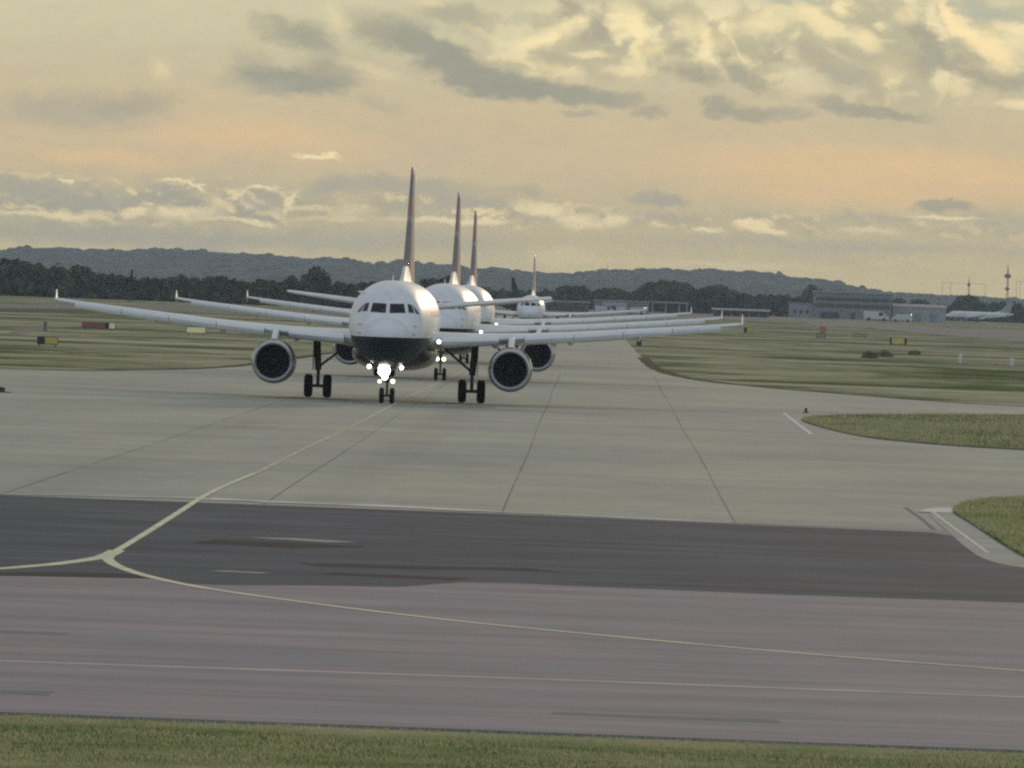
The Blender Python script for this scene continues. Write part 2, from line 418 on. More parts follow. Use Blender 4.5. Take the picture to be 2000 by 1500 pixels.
def mat_concrete(name, c):
    m, t, bs = mat_new(name)
    p = ground_coords(t)
    x, y, z = t.sep(p)
    xr = t.math('ADD', x, t.math('MULTIPLY', y, 0.0055))
    cx = t.math('FLOOR', t.math('DIVIDE', t.math('ADD', xr, 100.0 - 3.4 + 3.15), 6.3))
    cy = t.math('FLOOR', t.math('DIVIDE', y, 6.0))
    wn = t.node('ShaderNodeTexWhiteNoise', noise_dimensions='2D')
    t.l.new(t.comb(cx, cy, 0.0), wn.inputs['Vector'])
    fy = t.math('ABSOLUTE', t.math('SUBTRACT', t.math('FRACT', t.math('DIVIDE', y, 6.0)), 0.5))
    jl = t.rng(fy, 0.485, 0.497, 0.0, 0.10)
    a = t.noise(t.vmath('MULTIPLY', p, (0.09, 0.03, 1.0)), 1.0, 6.0, 0.6)
    a2 = t.noise(t.vmath('MULTIPLY', p, (0.05, 0.25, 1.0)), 1.0, 5.0, 0.6)
    b = t.noise(p, 1.3, 5.0, 0.65)
    g = t.noise(p, 14.0, 3.0, 0.75)
    k = t.math('MULTIPLY', t.rng(a, 0.3, 0.7, -1, 1), 0.09)
    k = t.math('ADD', k, t.math('MULTIPLY', t.rng(a2, 0.3, 0.7, -1, 1), 0.07))
    k = t.math('ADD', k, t.math('MULTIPLY', t.rng(b, 0.3, 0.7, -1, 1), 0.08))
    k = t.math('ADD', k, t.math('MULTIPLY', t.rng(g, 0.25, 0.75, -1, 1, 'LINEAR'), 0.12))
    k = t.math('ADD', k, t.math('MULTIPLY', t.math('SUBTRACT', wn.outputs[0], 0.5), 0.075))
    k = t.math('SUBTRACT', k, jl)
    # rubber left along the wheel tracks of the queue
    tr = t.math('ABSOLUTE', t.math('SUBTRACT', t.math('ABSOLUTE', t.math('ADD', x, 11.5)), 3.8))
    k = t.math('SUBTRACT', k, t.rng(tr, 1.6, 0.2, 0.0, 0.07))
    c0 = t.scale(t.mix(t.rng(a, 0.4, 0.6), c, tuple(v * q for v, q in zip(c, (1.03, 1.0, 0.95)))), t.math('ADD', 1.0, k))
    t.l.new(c0, bs.inputs['Base Color'])
    bs.inputs['Roughness'].default_value = 0.9
    bs.inputs['Specular IOR Level'].default_value = 0.02
    return m
def mat_leaf(name, dark, light, k=1.0):
    m, t, bs = mat_new(name)
    p = ground_coords(t)
    a = t.noise(p, 0.35 * k, 4.0, 0.6)
    b = t.noise(p, 2.0 * k, 3.0, 0.6)
    c0 = t.mix(t.rng(t.math('ADD', t.math('MULTIPLY', a, 0.5), t.math('MULTIPLY', b, 0.5)), 0.38, 0.64), dark, light)
    t.l.new(c0, bs.inputs['Base Color'])
    bs.inputs['Roughness'].default_value = 0.8
    bs.inputs['Specular IOR Level'].default_value = 0.0
    return m

M = {}
M['grass'] = mat_grass('grass', (0.105, 0.128, 0.052), (0.215, 0.225, 0.118), (0.46, 0.415, 0.29), 0.03)
M['verge'] = mat_grass('verge grass', (0.090, 0.100, 0.040), (0.140, 0.138, 0.070), (0.210, 0.190, 0.110), 0.03)
M['island'] = mat_grass('island grass', (0.085, 0.105, 0.045), (0.150, 0.165, 0.085), (0.260, 0.240, 0.165), 0.06)
M['concrete'] = mat_concrete('concrete', (0.378, 0.384, 0.328))
M['shoulder'] = mat_asphalt('shoulder concrete', (0.34, 0.345, 0.30), (0.37, 0.37, 0.32), 0.10)
M['asphalt'] = mat_asphalt('asphalt', (0.268, 0.250, 0.262), (0.302, 0.264, 0.272), 0.12)
M['dark'] = mat_asphalt('newer asphalt', (0.082, 0.092, 0.110), (0.100, 0.109, 0.128), 0.2)
M['tar'] = mat_asphalt('tar', (0.045, 0.046, 0.050), (0.055, 0.056, 0.06), 0.08)
M['joint'] = mat_plain('joint sealant', (0.185, 0.185, 0.165), 0.9)
M['faded'] = mat_plain('far pavement', (0.205, 0.205, 0.185), 0.9, var=0.08, scale=0.02)
M['yellow'] = mat_plain('yellow paint', (0.66, 0.64, 0.46), 0.75, var=0.16, scale=0.8)
M['yellowold'] = mat_plain('worn yellow paint', (0.50, 0.49, 0.39), 0.85, var=0.25, scale=0.7)
M['tan'] = mat_plain('faded edge paint', (0.44, 0.395, 0.345), 0.85, var=0.14, scale=0.5)
M['whitepaint'] = mat_plain('white paint', (0.62, 0.61, 0.55), 0.8, var=0.2, scale=0.6)

# ------------------------------------------------------------------ ground
def mesh_sheet(name, pts, z, mat):
    """flat polygon laid on the ground, with a millimetre of lip all round"""
    m = MB(); m.prism([(p[0], p[1]) for p in pts][::-1], -0.02, z)
    return structure(m.build(name, mat))
def smooth_line(pts, n=10, closed=False):
    pts = [Vector((p[0], p[1])) for p in pts]; out = []
    N = len(pts)
    for i in range(N if closed else N - 1):
        if closed: p0, p1, p2, p3 = pts[i - 1], pts[i], pts[(i + 1) % N], pts[(i + 2) % N]
        else:
            p0 = pts[i - 1] if i else pts[0] * 2 - pts[1]
            p1, p2 = pts[i], pts[i + 1]
            p3 = pts[i + 2] if i + 2 < N else pts[-1] * 2 - pts[-2]
        for k in range(n):
            t = k / n
            out.append(0.5 * ((2 * p1) + (p2 - p0) * t + (2 * p0 - 5 * p1 + 4 * p2 - p3) * t * t + (3 * p1 - p0 - 3 * p2 + p3) * t ** 3))
    if not closed: out.append(pts[-1])
    return out
def ribbon(m, pts, w, z, wj=0.0):
    n = len(pts); L = []
    for i, p in enumerate(pts):
        a = pts[max(0, i - 1)]; b = pts[min(n - 1, i + 1)]
        d = Vector((b[0] - a[0], b[1] - a[1]))
        d = d.normalized() if d.length > 1e-9 else Vector((0, 1))
        nn = Vector((-d.y, d.x)); ww = w * 0.5 * (1 + wj * random.uniform(-1, 1))
        L.append((p[0] + nn.x * ww, p[1] + nn.y * ww, z)); L.append((p[0] - nn.x * ww, p[1] - nn.y * ww, z))
    m.add(L, [(2 * i, 2 * i + 1, 2 * i + 3, 2 * i + 2) for i in range(n - 1)])
def G(*pts): return [gp(x, y) for x, y in pts]

g = MB()                                   # the one ground sheet, finer near the viewer
xs = [-9000, -3000, -1200, -500, -200, -80, 0, 80, 200, 500, 1200, 3000, 9000]
ys = [-300, 0, 60, 120, 250, 500, 900, 1500, 2500, 4500, 8000, 14000]
vs = [(x, y, 0.0) for y in ys for x in xs]
nx = len(xs)
g.add(vs, [(j * nx + i, j * nx + i + 1, (j + 1) * nx + i + 1, (j + 1) * nx + i) for j in range(len(ys) - 1) for i in range(nx - 1)])
structure(g.build('ground', M['grass']))

# concrete taxiway of the queue
left_edge = [(-160, 452), (-90, 456), (-60, 459), (-36.5, 466), (-30, 485), (-26.5, 515), (-25.2, 560), (-24.2, 660), (-25.0, 900), (-28, 1300), (-31, 1750)]
right_edge = [(-4, 1750), (-1.5, 1300), (-0.5, 1000), (0.3, 860), (1.2, 724), (2.4, 607), (5.9, 538), (14.7, 491), (22.9, 467), (40, 452), (70, 446), (200, 444)]
y_top = gp(0, 970).y
poly = smooth_line(left_edge, 6) + smooth_line(right_edge, 6) + [Vector((200, y_top)), Vector((-160, y_top))]
mesh_sheet('taxiway_concrete', poly, 0.03, M['concrete'])
# dirt-dark rim between grass and concrete
mm = MB(); ribbon(mm, smooth_line(left_edge[:8], 8), 0.9, 0.045, 0.3); ribbon(mm, smooth_line(right_edge[4:], 8), 0.9, 0.045, 0.3)
structure(mm.build('pavement_rim', mat_plain('rim soil', (0.055, 0.055, 0.032), 0.95)))
# foreground asphalt taxiway running across
yb = gp(0, 1395).y
mesh_sheet('taxiway_asphalt', [(-150, yb), (150, yb - 0.3), (150, y_top), (-150, y_top)], 0.039, M['asphalt'])
# newer dark strip between the two
ds_top = [(-160, y_top)] + [(gp(x, y).x, gp(x, y).y) for x, y in ((0, 970), (900, 1004), (1820, 1043))]
ds_r = [tuple(gp(x, y).xy) for x, y in ((1820, 1043), (1870, 1052), (1920, 1084), (1960, 1100), (2010, 1109), (2150, 1119), (2500, 1137))]
ds_b = [tuple(gp(x, y).xy) for x, y in ((2500, 1202), (2000, 1181), (1500, 1164), (1000, 1143), (900, 1141), (780, 1150), (640, 1148), (420, 1146), (330, 1142), (290, 1131), (0, 1129))] + [(-160, gp(0, 1129).y)]
mesh_sheet('asphalt_strip', ds_top[:3] + ds_r + ds_b, 0.042, M['dark'])
# shoulder on the right, grass islands
sh = smooth_line([tuple(gp(x, y).xy) for x, y in ((2500, 1144), (2150, 1124), (2000, 1112), (1930, 1098), (1890, 1075), (1850, 1040), (1815, 1003), (1850, 985), (1930, 967), (2050, 962), (2500, 962))], 6)
mesh_sheet('taxiway_shoulder', sh, 0.046, M['shoulder'])
def island(name, pts):
    pl = smooth_line([tuple(gp(x, y).xy) for x, y in pts], 6)
    m = MB(); m.prism([(p.x, p.y) for p in pl], 0.02, 0.09)
    return structure(m.build(name, M['island'])), pl
_, isl_near = island('grass_island', ((2500, 1190), (2200, 1150), (2060, 1118), (2000, 1092), (1950, 1062), (1905, 1032), (1862, 1003), (1880, 988), (1940, 978), (2060, 975), (2500, 975)))
_, isl_mid = island('grass_island', ((2500, 905), (2200, 893), (2000, 881), (1850, 872), (1700, 857), (1610, 838), (1566, 821), (1620, 814), (1750, 812), (2000, 813), (2500, 820)))
mm = MB()
ribbon(mm, smooth_line(G((1822, 1004), (1870, 1040), (1930, 1084)), 6), 0.09, 0.052)
ribbon(mm, smooth_line(G((1822, 1004), (1845, 998), (1866, 995)), 4), 0.9, 0.052)
ribbon(mm, smooth_line(G((1530, 808), (1556, 828), (1585, 850)), 6), 0.22, 0.040)
ribbon(mm, smooth_line(G((395, 977), (600, 986), (780, 993), (935, 1001)), 6), 1.5, 0.0445, 0.4)
ribbon(mm, smooth_line(G((0, 968), (400, 976)), 3), 0.6, 0.0445, 0.4)
ribbon(mm, smooth_line(G((935, 1001), (1430, 1024)), 3), 0.5, 0.0445, 0.4)
structure(mm.build('edge_marking', M['whitepaint']))
mm = MB()
ribbon(mm, G((520, 1056), (560, 1056), (670, 1063)), 1.2, 0.046, 0.2)
ribbon(mm, G((420, 1119), (520, 1124)), .8, 0.046, 0.2)
ribbon(mm, G((1732, 1356), (1757, 1358)), .5, 0.0425, 0.0)
structure(mm.build('paint_remnant', mat_plain('grey paint remnant', (0.34, 0.34, 0.32), 0.8)))
# joints in the concrete
mm = MB()
for x0, x1 in ((-15.8, -17.0), (-9.1, -11.2), (-3.05, -4.75), (2.85, 1.75)):
    y = y_top + .1
    while y < 560:                       # sealant missing here and there
        y2 = min(560, y + random.uniform(8, 34)); f = lambda q: x0 + (x1 - x0) * (q - y_top) / (560 - y_top) + .03 * math.sin(q * .05)
        ribbon(mm, [(f(y), y), (f((y + y2) / 2), (y + y2) / 2), (f(y2), y2)], random.uniform(.02, .055), 0.033, 0.3); y = y2 + random.choice((0, 0, 1.5))
ribbon(mm, G((1768, 993), (1800, 1016), (1828, 1040)), 0.12, 0.033)
structure(mm.build('pavement_joint', M['joint']))
# sealed repairs and tyre streaks on the asphalt
mm = MB()
ribbon(mm, G((398, 1061), (520, 1066), (643, 1073)), 3.0, 0.0465)
ribbon(mm, G((600, 1107), (800, 1112), (930, 1114), (1060, 1117)), 1.5, 0.0455, 0.4)
ribbon(mm, G((640, 1124), (900, 1136)), 1.0, 0.0455, 0.4)
ribbon(mm, G((-300, 1117), (0, 1125), (150, 1127), (285, 1130)), 1.8, 0.0455, 0.2)
structure(mm.build('tar_patch', M['tar']))
mm = MB()
ribbon(mm, G((-60, 1354), (100, 1360)), .9, 0.0412, 0.4)
ribbon(mm, G((1080, 1398), (1250, 1405), (1520, 1414)), .7, 0.0412, 0.6)
ribbon(mm, G((0, 1238), (130, 1243)), .6, 0.0412, 0.6)
structure(mm.build('tyre_streak', mat_plain('rubber streak', (0.21, 0.20, 0.205), 0.9)))
# painted guide lines
mm = MB()
stem = smooth_line(G((225, 1081), (260, 1060), (300, 1035), (350, 1003), (400, 971), (450, 947), (500, 926)), 8)
ribbon(mm, stem, 0.17, 0.0455)
ribbon(mm, smooth_line(G((228, 1079), (213, 1087), (190, 1094), (130, 1103), (60, 1110), (-80, 1118), (-700, 1135)), 8), 0.35, 0.0458)
ribbon(mm, smooth_line(G((225, 1081), (209, 1090), (214, 1100), (235, 1112), (290, 1130), (400, 1153), (600, 1182), (800, 1207), (1000, 1229), (1500, 1276), (2000, 1316), (2600, 1362)), 8), 0.24, 0.0461)
mm.sheet(G((196, 1091), (222, 1080), (232, 1082), (224, 1092), (219, 1100), (207, 1096)), 0.0464)
structure(mm.build('guide_line', M['yellow']))
mm = MB()
ribbon(mm, smooth_line(G((500, 926), (600, 876), (700, 828), (747, 803)), 6) + [Vector((-11.2, y)) for y in (400, 600, 900, 1400)], 0.17, 0.038, 0.2)
structure(mm.build('worn_guide_line', M['yellowold']))
mm = MB()
ribbon(mm, smooth_line(G((-300, 1284), (0, 1296), (1000, 1330), (2000, 1367), (2500, 1385)), 6), 0.55, 0.0415, 0.15)
structure(mm.build('edge_line', M['tan']))
# far paved strips
def far_strip(name, pts, mat=M['faded'], z=0.05):
    mesh_sheet(name, [gp(x, y) for x, y in pts], z, mat)
far_strip('far_runway', ((-300, 592), (300, 597), (700, 612), (700, 619), (300, 606), (-300, 590 + 13)))
far_strip('far_taxiway', ((1555, 622), (1600, 627), (1700, 629), (1780, 637), (1870, 642), (2300, 652), (2300, 677), (2000, 668), (1800, 652), (1700, 641), (1590, 637)))
far_strip('far_path', ((20, 649), (60, 645), (84, 639), (88, 643), (66, 649), (20, 654)), M['faded'], 0.048)
far_strip('dry_grass_path', ((120, 690), (190, 683), (260, 681), (380, 687), (440, 693), (380, 691), (260, 688), (190, 690)), mat_plain('dry grass', (0.21, 0.215, 0.125), 0.95), 0.048)
far_strip('apron', ((1060, 605), (1560, 614), (1560, 625), (1300, 622), (1060, 617)), mat_plain('far apron', (0.20, 0.20, 0.18), 0.9), 0.048)
far_strip('dark_grass_band', ((-100, 601), (160, 604), (340, 612), (160, 612), (-100, 606)), mat_plain('rough grass', (0.085, 0.09, 0.05), 0.95), 0.056)

def mat_blade(name, a, b):
    m, t, bs = mat_new(name)
    p = ground_coords(t)
    c0 = t.mix(t.rng(t.noise(t.vmath('MULTIPLY', p, (.35, .6, 1.0)), 1.0, 6.0, 0.7), .36, .62), a, b)
    c0 = t.mix(t.rng(t.noise(p, 9.0, 3.0, 0.7), .45, .75, 0, .3), c0, tuple(v * 1.5 for v in b))
    t.l.new(c0, bs.inputs['Base Color']); bs.inputs['Roughness'].default_value = .9; bs.inputs['Specular IOR Level'].default_value = .1
    tr = t.node('ShaderNodeBsdfTranslucent'); t.l.new(c0, tr.inputs[0])
    mx = t.node('ShaderNodeMixShader'); mx.inputs[0].default_value = .55
    o = [n for n in t.n if n.type == 'OUTPUT_MATERIAL'][0]
    t.l.new(bs.outputs[0], mx.inputs[1]); t.l.new(tr.outputs[0], mx.inputs[2]); t.l.new(mx.outputs[0], o.inputs[0])
    return m
M['blade'] = mat_blade('grass blades', (0.225, 0.305, 0.130), (0.43, 0.43, 0.25))
# standing grass close by: far too many blades to count
def blades(name, label, sampler, n, h, w, mat):
    v = np.zeros((n, 3, 3), np.float32)
    pts = sampler(n)
    a = RNG.uniform(0, math.pi, n); hh = h * RNG.uniform(0.5, 1.25, n); ww = w * RNG.uniform(0.6, 1.3, n)
    v[:, 0, 0] = pts[:, 0] - np.cos(a) * ww; v[:, 0, 1] = pts[:, 1] - np.sin(a) * ww
    v[:, 1, 0] = pts[:, 0] + np.cos(a) * ww; v[:, 1, 1] = pts[:, 1] + np.sin(a) * ww
    v[:, 2, 0] = pts[:, 0] + RNG.normal(0, 0.35, n) * hh; v[:, 2, 1] = pts[:, 1] + RNG.normal(0, 0.35, n) * hh
    v[:, :2, 2] = pts[:, 2:3]; v[:, 2, 2] = pts[:, 2] + hh
    me = bpy.data.meshes.new(name)
    me.vertices.add(n * 3); me.vertices.foreach_set('co', v.ravel())
    me.loops.add(n * 3); me.loops.foreach_set('vertex_index', np.arange(n * 3, dtype=np.int32))
    me.polygons.add(n); me.polygons.foreach_set('loop_start', np.arange(0, n * 3, 3, dtype=np.int32))
    me.polygons.foreach_set('loop_total', np.full(n, 3, np.int32))
    me.materials.append(mat); me.update(calc_edges=True); me.validate()
    o = bpy.data.objects.new(name, me); COL.objects.link(o)
    return tag(o, label, 'grass', kind='stuff')
def near_s(n):
    y = yb + 0.12 - np.abs(RNG.beta(1.0, 1.0, n)) * 11.5
    y = np.where(RNG.random(n) < 0.02, yb + RNG.normal(0.1, 0.12, n), y)
    return np.stack([RNG.uniform(-13, 10, n), y, np.zeros(n)], 1)
blades('verge_grass', 'rough olive grass along the bottom edge of the asphalt', near_s, 70000, 0.048, 0.008, M['blade'])
def poly_s(pl, z):
    P_ = np.array([(p.x, p.y) for p in pl])
    def f(n):
        out = []
        lo = P_.min(0); hi = np.minimum(P_.max(0), [26, 1e9])
        while len(out) < n:
            q = RNG.uniform(lo, hi, (n, 2)); ins = np.zeros(n, bool); j = len(P_) - 1
            for i in range(len(P_)):
                c = ((P_[i, 1] > q[:, 1]) != (P_[j, 1] > q[:, 1])) & (q[:, 0] < (P_[j, 0] - P_[i, 0]) * (q[:, 1] - P_[i, 1]) / (P_[j, 1] - P_[i, 1] + 1e-12) + P_[i, 0])
                ins ^= c; j = i
            out += list(q[ins])
        q = np.array(out[:n]); return np.column_stack([q, np.full(n, z)])
    return f
blades('island_grass', 'long grass on the near island at the right edge', poly_s(isl_near, 0.08), 25000, 0.11, 0.02, M['blade'])
blades('island_grass', 'long grass on the second grass island at the right', poly_s(isl_mid, 0.08), 12000, 0.13, 0.03, M['blade'])

# ------------------------------------------------------------------ hills and woods
M['hill'] = mat_leaf('hill woods', (0.018, 0.024, 0.018), (0.125, 0.138, 0.092), .1)
HY = 8200.0
ridge = [(-300, 487), (0, 490), (100, 488), (125, 486), (140, 490), (225, 493), (330, 492), (395, 490), (425, 497), (480, 501), (560, 503), (600, 511), (640, 506),
         (700, 515), (760, 517), (783, 510), (800, 516), (850, 520), (868, 516), (885, 522), (940, 529), (970, 527), (1040, 535), (1120, 537), (1180, 531), (1250, 529), (1380, 530),
         (1395, 528), (1420, 532), (1490, 535), (1530, 540), (1560, 546), (1640, 552), (1660, 560), (1700, 566), (1740, 570), (1800, 574), (1850, 580), (1950, 587), (2300, 604)]
rx_ = np.array([at(x, y, HY).x for x, y in ridge]); rz_ = np.array([at(x, y, HY).z for x, y in ridge])
def canopy(x, y):
    return (math.sin(x * .11 + 3 * math.sin(x * .031 + y * .02)) * 0.8 + math.sin(x * .29 + y * .13 + 2 * math.sin(x * .07)) * 0.55 + math.sin(x * .61 + y * .4) * 0.3)
h = MB()
NX, NY = 900, 14
X0, X1 = rx_[0] - 1500, rx_[-1] + 1500
vs = []
for j in range(NY):
    q = j / (NY - 1)
    Y = HY - 1600 + 1600 * q
    for i in range(NX):
        x = X0 + (X1 - X0) * i / (NX - 1)
        zt = float(np.interp(x, rx_, rz_))
        s_ = 0.12 + 0.88 * (q ** 1.3)
        roll = 0.10 * math.sin(x * .006 + q * 5) * math.sin(q * 3.14)
        vs.append((x, Y + 25 * math.sin(i * .7 + j), zt * (s_ + roll) * Y / HY + canopy(x * 1.0, Y) * (0.4 + .75 * q) + random.uniform(-.6, .6)))
fs = [(j * NX + i, j * NX + i + 1, (j + 1) * NX + i + 1, (j + 1) * NX + i) for j in range(NY - 1) for i in range(NX - 1)]
bk = len(vs)
for i in range(NX):
    vs.append((X0 + (X1 - X0) * i / (NX - 1), HY + 1500, -0.5))
fs += [((NY - 1) * NX + i, (NY - 1) * NX + i + 1, bk + i + 1, bk + i) for i in range(NX - 1)]
fr = len(vs)
for i in range(NX):
    vs.append((X0 + (X1 - X0) * i / (NX - 1), HY - 1650, -0.5))
fs += [(fr + i, fr + i + 1, i + 1, i) for i in range(NX - 1)]
h.add(vs, fs)
structure(h.build('hills', M['hill']))
def hill_z(x, Y):
    q = (Y - HY + 1600) / 1600; zt = float(np.interp(x, rx_, rz_))
    return zt * (0.12 + 0.88 * max(0, q) ** 1.3 + 0.10 * math.sin(x * .006 + q * 5) * math.sin(q * 3.14)) * Y / HY
hw = MB(); rnd_h = random.Random(5)
for i in range(5200):
    Y = HY - 1600 * rnd_h.random() ** 1.5 if i > 900 else HY - rnd_h.uniform(0, 40)
    x = rnd_h.uniform(X0 + 700, X1 - 900)
    if math.sin(x * .02 + Y * .013) + math.sin(x * .007 - Y * .005) < -1.35: continue
    a = rnd_h.uniform(4, 11); b = rnd_h.uniform(1.6, 3.6) * (1.5 if rnd_h.random() < .08 else 1); z = hill_z(x, Y) - .6
    rings = []
    for ph in (0.0, .45, .9, 1.25):
        rings.append([(x + a * math.cos(ph) * math.cos(t) * rnd_h.uniform(.75, 1.2), Y + a * math.cos(ph) * math.sin(t), z + b * math.sin(ph) * rnd_h.uniform(.8, 1.25)) for t in [k * 2 * math.pi / 9 for k in range(9)]])
    hw.loft(rings, close0=False)
def quick0(m, name, mat):
    me = bpy.data.meshes.new(name); me.from_pydata(m.v, [], m.f); me.materials.append(mat); me.update()
    o = bpy.data.objects.new(name, me); COL.objects.link(o); return o
tag(quick0(hw, 'hill_woodland', M['hill']), 'hazy tree cover on the distant hills', 'woodland', kind='stuff')

M['leaf'] = mat_leaf('leaves', (0.038, 0.050, 0.034), (0.105, 0.122, 0.070), .6)
M['leaf2'] = mat_leaf('dark leaves', (0.040, 0.050, 0.036), (0.110, 0.125, 0.078), .6)
M['bark'] = mat_plain('bark', (0.09, 0.07, 0.05), 0.9)
def crown(m, c, rx, rz, n, leaf, lumps=9, conic=False, rnd=random):
    """leaf clumps spread through several lobes of a crown"""
    lobes = []
    for i in range(lumps):
        if conic:
            q = (i / lumps) ** 1.1
            a = rnd.uniform(0, 6.28); rr = rx * (1 - q) * 0.6
            lobes.append((c[0] + rr * math.cos(a), c[1] + rr * math.sin(a), c[2] - rz + 2 * rz * q, max(0.12, (1 - q) * 0.55) * rx, rz * .22))
        else:
            a = rnd.uniform(0, 6.28); b = rnd.uniform(-0.75, 1.0); rr = math.sqrt(max(0.0, 1 - b * b)) * rx * .62
            k = rnd.uniform(.30, .5)
            lobes.append((c[0] + rr * math.cos(a), c[1] + rr * math.sin(a), c[2] + b * rz * .60, k * rx, k * rz))
    for i in range(n):
        lx, ly, lz, lr, lh = rnd.choice(lobes)
        u = rnd.uniform(-1, 1); a = rnd.uniform(0, 6.28); t = math.sqrt(1 - u * u); q = rnd.uniform(.55, 1.0) ** .5
        p = Vector((lx + lr * t * math.cos(a) * q, ly + lr * t * math.sin(a) * q, lz + lh * u * q))
        nrm = Vector((t * math.cos(a) + rnd.uniform(-.7, .7), t * math.sin(a) + rnd.uniform(-.7, .7), u + rnd.uniform(-.5, .9))).normalized()
        e1 = nrm.orthogonal().normalized(); e2 = nrm.cross(e1); w = leaf * rnd.uniform(.6, 1.4)
        ph = rnd.uniform(0, 1.5)
        vs = []
        for k in range(5):
            an = ph + k * 1.2566; r = w * rnd.uniform(.6, 1.1)
            vs.append(p + e1 * r * math.cos(an) + e2 * r * math.sin(an) + nrm * rnd.uniform(-.1, .1) * w)
        m.add(vs, [(0, 1, 2, 3, 4)])
def quick(m, name, mat, parent=None):
    me = bpy.data.meshes.new(name); me.from_pydata(m.v, [], m.f); me.materials.append(mat); me.update()
    o = bpy.data.objects.new(name, me); COL.objects.link(o); o.parent = parent
    return o
def tree(px_, top, wpx, Y, label, conic=False, group='trees standing out of the far wood', name='tree', mat='leaf', dens=1.0):
    p = at(px_, top, Y); s = F / Y
    H = p.z; rx = wpx / s / 2
    rnd = random.Random(int(px_ * 7 + top))
    root = empty(name, (p.x, Y, 0))
    tag(root, label, 'tree', group)
    t = MB(); base = H * (0.10 if conic else 0.2)
    t.tube((0, 0, -0.1), (0, 0, H * .35), H * .03, H * .022, 8); t.tube((0, 0, H * .35), (rx * .05, 0, H * .8), H * .022, H * .006, 8)
    for k in range(6):
        a = k * 1.05 + rnd.random(); z0 = H * rnd.uniform(.22, .5)
        t.tube((0, 0, z0), (rx * .7 * math.cos(a), rx * .7 * math.sin(a), z0 + H * .22), H * .012, H * .004, 6)
    t.build('trunk', M['bark'], root)
    m = MB()
    zc = (H + base * .6) / 2; rz = (H - base * .6) / 2
    crown(m, (0, 0, zc), rx, rz, int(1500 * dens), max(.22, rx * .10), 16 if not conic else 14, conic, rnd)
    quick(m, 'crown', M[mat], root)
    return root
# the wood: a mass of crowns along the far side of the field
wood_top = [(-200, 503), (0, 505), (60, 509), (115, 514), (150, 519), (200, 535), (300, 543), (350, 537), (385, 544), (430, 536), (470, 545), (560, 546), (600, 544), (700, 549), (760, 546), (800, 548), (880, 540),
            (940, 560), (1000, 566), (1060, 567), (1150, 571), (1250, 570), (1400, 575), (1500, 575), (1560, 577), (1600, 582)]
def wood(name, label, prof, Y0, seed, n, mat='leaf2'):
    rnd = random.Random(seed); m = MB(); n = int(n * 1.9)
    x0, x1 = prof[0][0], prof[-1][0]
    pxs = [p[0] for p in prof]; pys = [p[1] for p in prof]
    for i in range(n):
        x = x0 + (x1 - x0) * (i + rnd.random()) / n
        Y = Y0 + rnd.uniform(0, 90)
        front = rnd.random()
        top = float(np.interp(x, pxs, pys)) + (rnd.uniform(-2, 5) if front < .6 else rnd.uniform(8, 22))
        p = at(x, top, Y); H = max(3.0, p.z); rx = H * rnd.uniform(.28, .5)
        m.tube((p.x, Y, -.1), (p.x, Y, H * .6), .25, .12, 5)
        crown(m, (p.x, Y, H * .56), rx, H * .46, 170, .62, 7, False, rnd)
        crown(m, (p.x + rnd.uniform(-3, 3), Y - 3, H * .22), rx * 1.3, H * .26, 90, .62, 5, False, rnd)
    o = quick(m, name, M[mat]); return tag(o, label, 'woodland', kind='stuff')
wood('woodland', 'dark belt of woodland behind the airfield at the left, below the hills', [p for p in wood_top if p[0] <= 900], 1860, 3, 150)
wood('woodland', 'low dark woodland behind the airfield buildings right of the queue', [p for p in wood_top if p[0] >= 880], 2700, 4, 110)
wood('woodland', 'dark woodland strip behind the grey sheds at the far right', [(1590, 585), (1750, 583), (1850, 586), (1925, 586), (1990, 588), (2200, 600)], 3100, 5, 70)
tree(620, 519, 62, 1830, 'large round dark tree rising above the wood, left of the front airliner')
tree(571, 535, 34, 1840, 'smaller round tree just left of the large round dark tree')
tree(258, 527, 14, 1830, 'narrow pointed conifer in the wood above the left wings', True)
tree(356, 532, 40, 1835, 'low round tree breaking the woodland line above the second wingtip')
tree(1003, 543, 44, 1900, 'dark pointed tree between the third and fourth tail fins', True)
tree(1120, 555, 82, 2650, 'broad dark tree right of the fourth tail fin')
tree(1192, 562, 96, 2660, 'wide lower tree beside the broad dark tree, right of the fourth tail fin')
tree(1305, 549, 128, 2600, 'biggest domed tree behind the pale canopy frame', dens=1.6)
tree(1262, 562, 76, 2640, 'domed tree on the left flank of the biggest domed tree')
tree(1400, 558, 116, 2620, 'second domed tree right of the biggest one', dens=1.4)
tree(1448, 570, 70, 2640, 'low tree on the right flank of the second domed tree')
tree(1523, 574, 46, 2640, 'small rounded tree left of the grey airport building')
tree(1588, 557, 48, 3050, 'dark tree behind the left end of the grey airport building')
tree(1888, 574, 60, 3000, 'near-black bushy tree behind the parked white airliner', mat='leaf2')
for x, y, w, lb in ((486, 495, 8, 'left'), (509, 496, 8, 'middle'), (533, 498, 10, 'right')):
    tree(x, y, w, 7900, 'tiny tree on the hill skyline, %s of the three standing together' % ('leftmost' if lb == 'left' else 'rightmost' if lb == 'right' else 'middle one'), group='skyline trees on the hill', dens=.3)

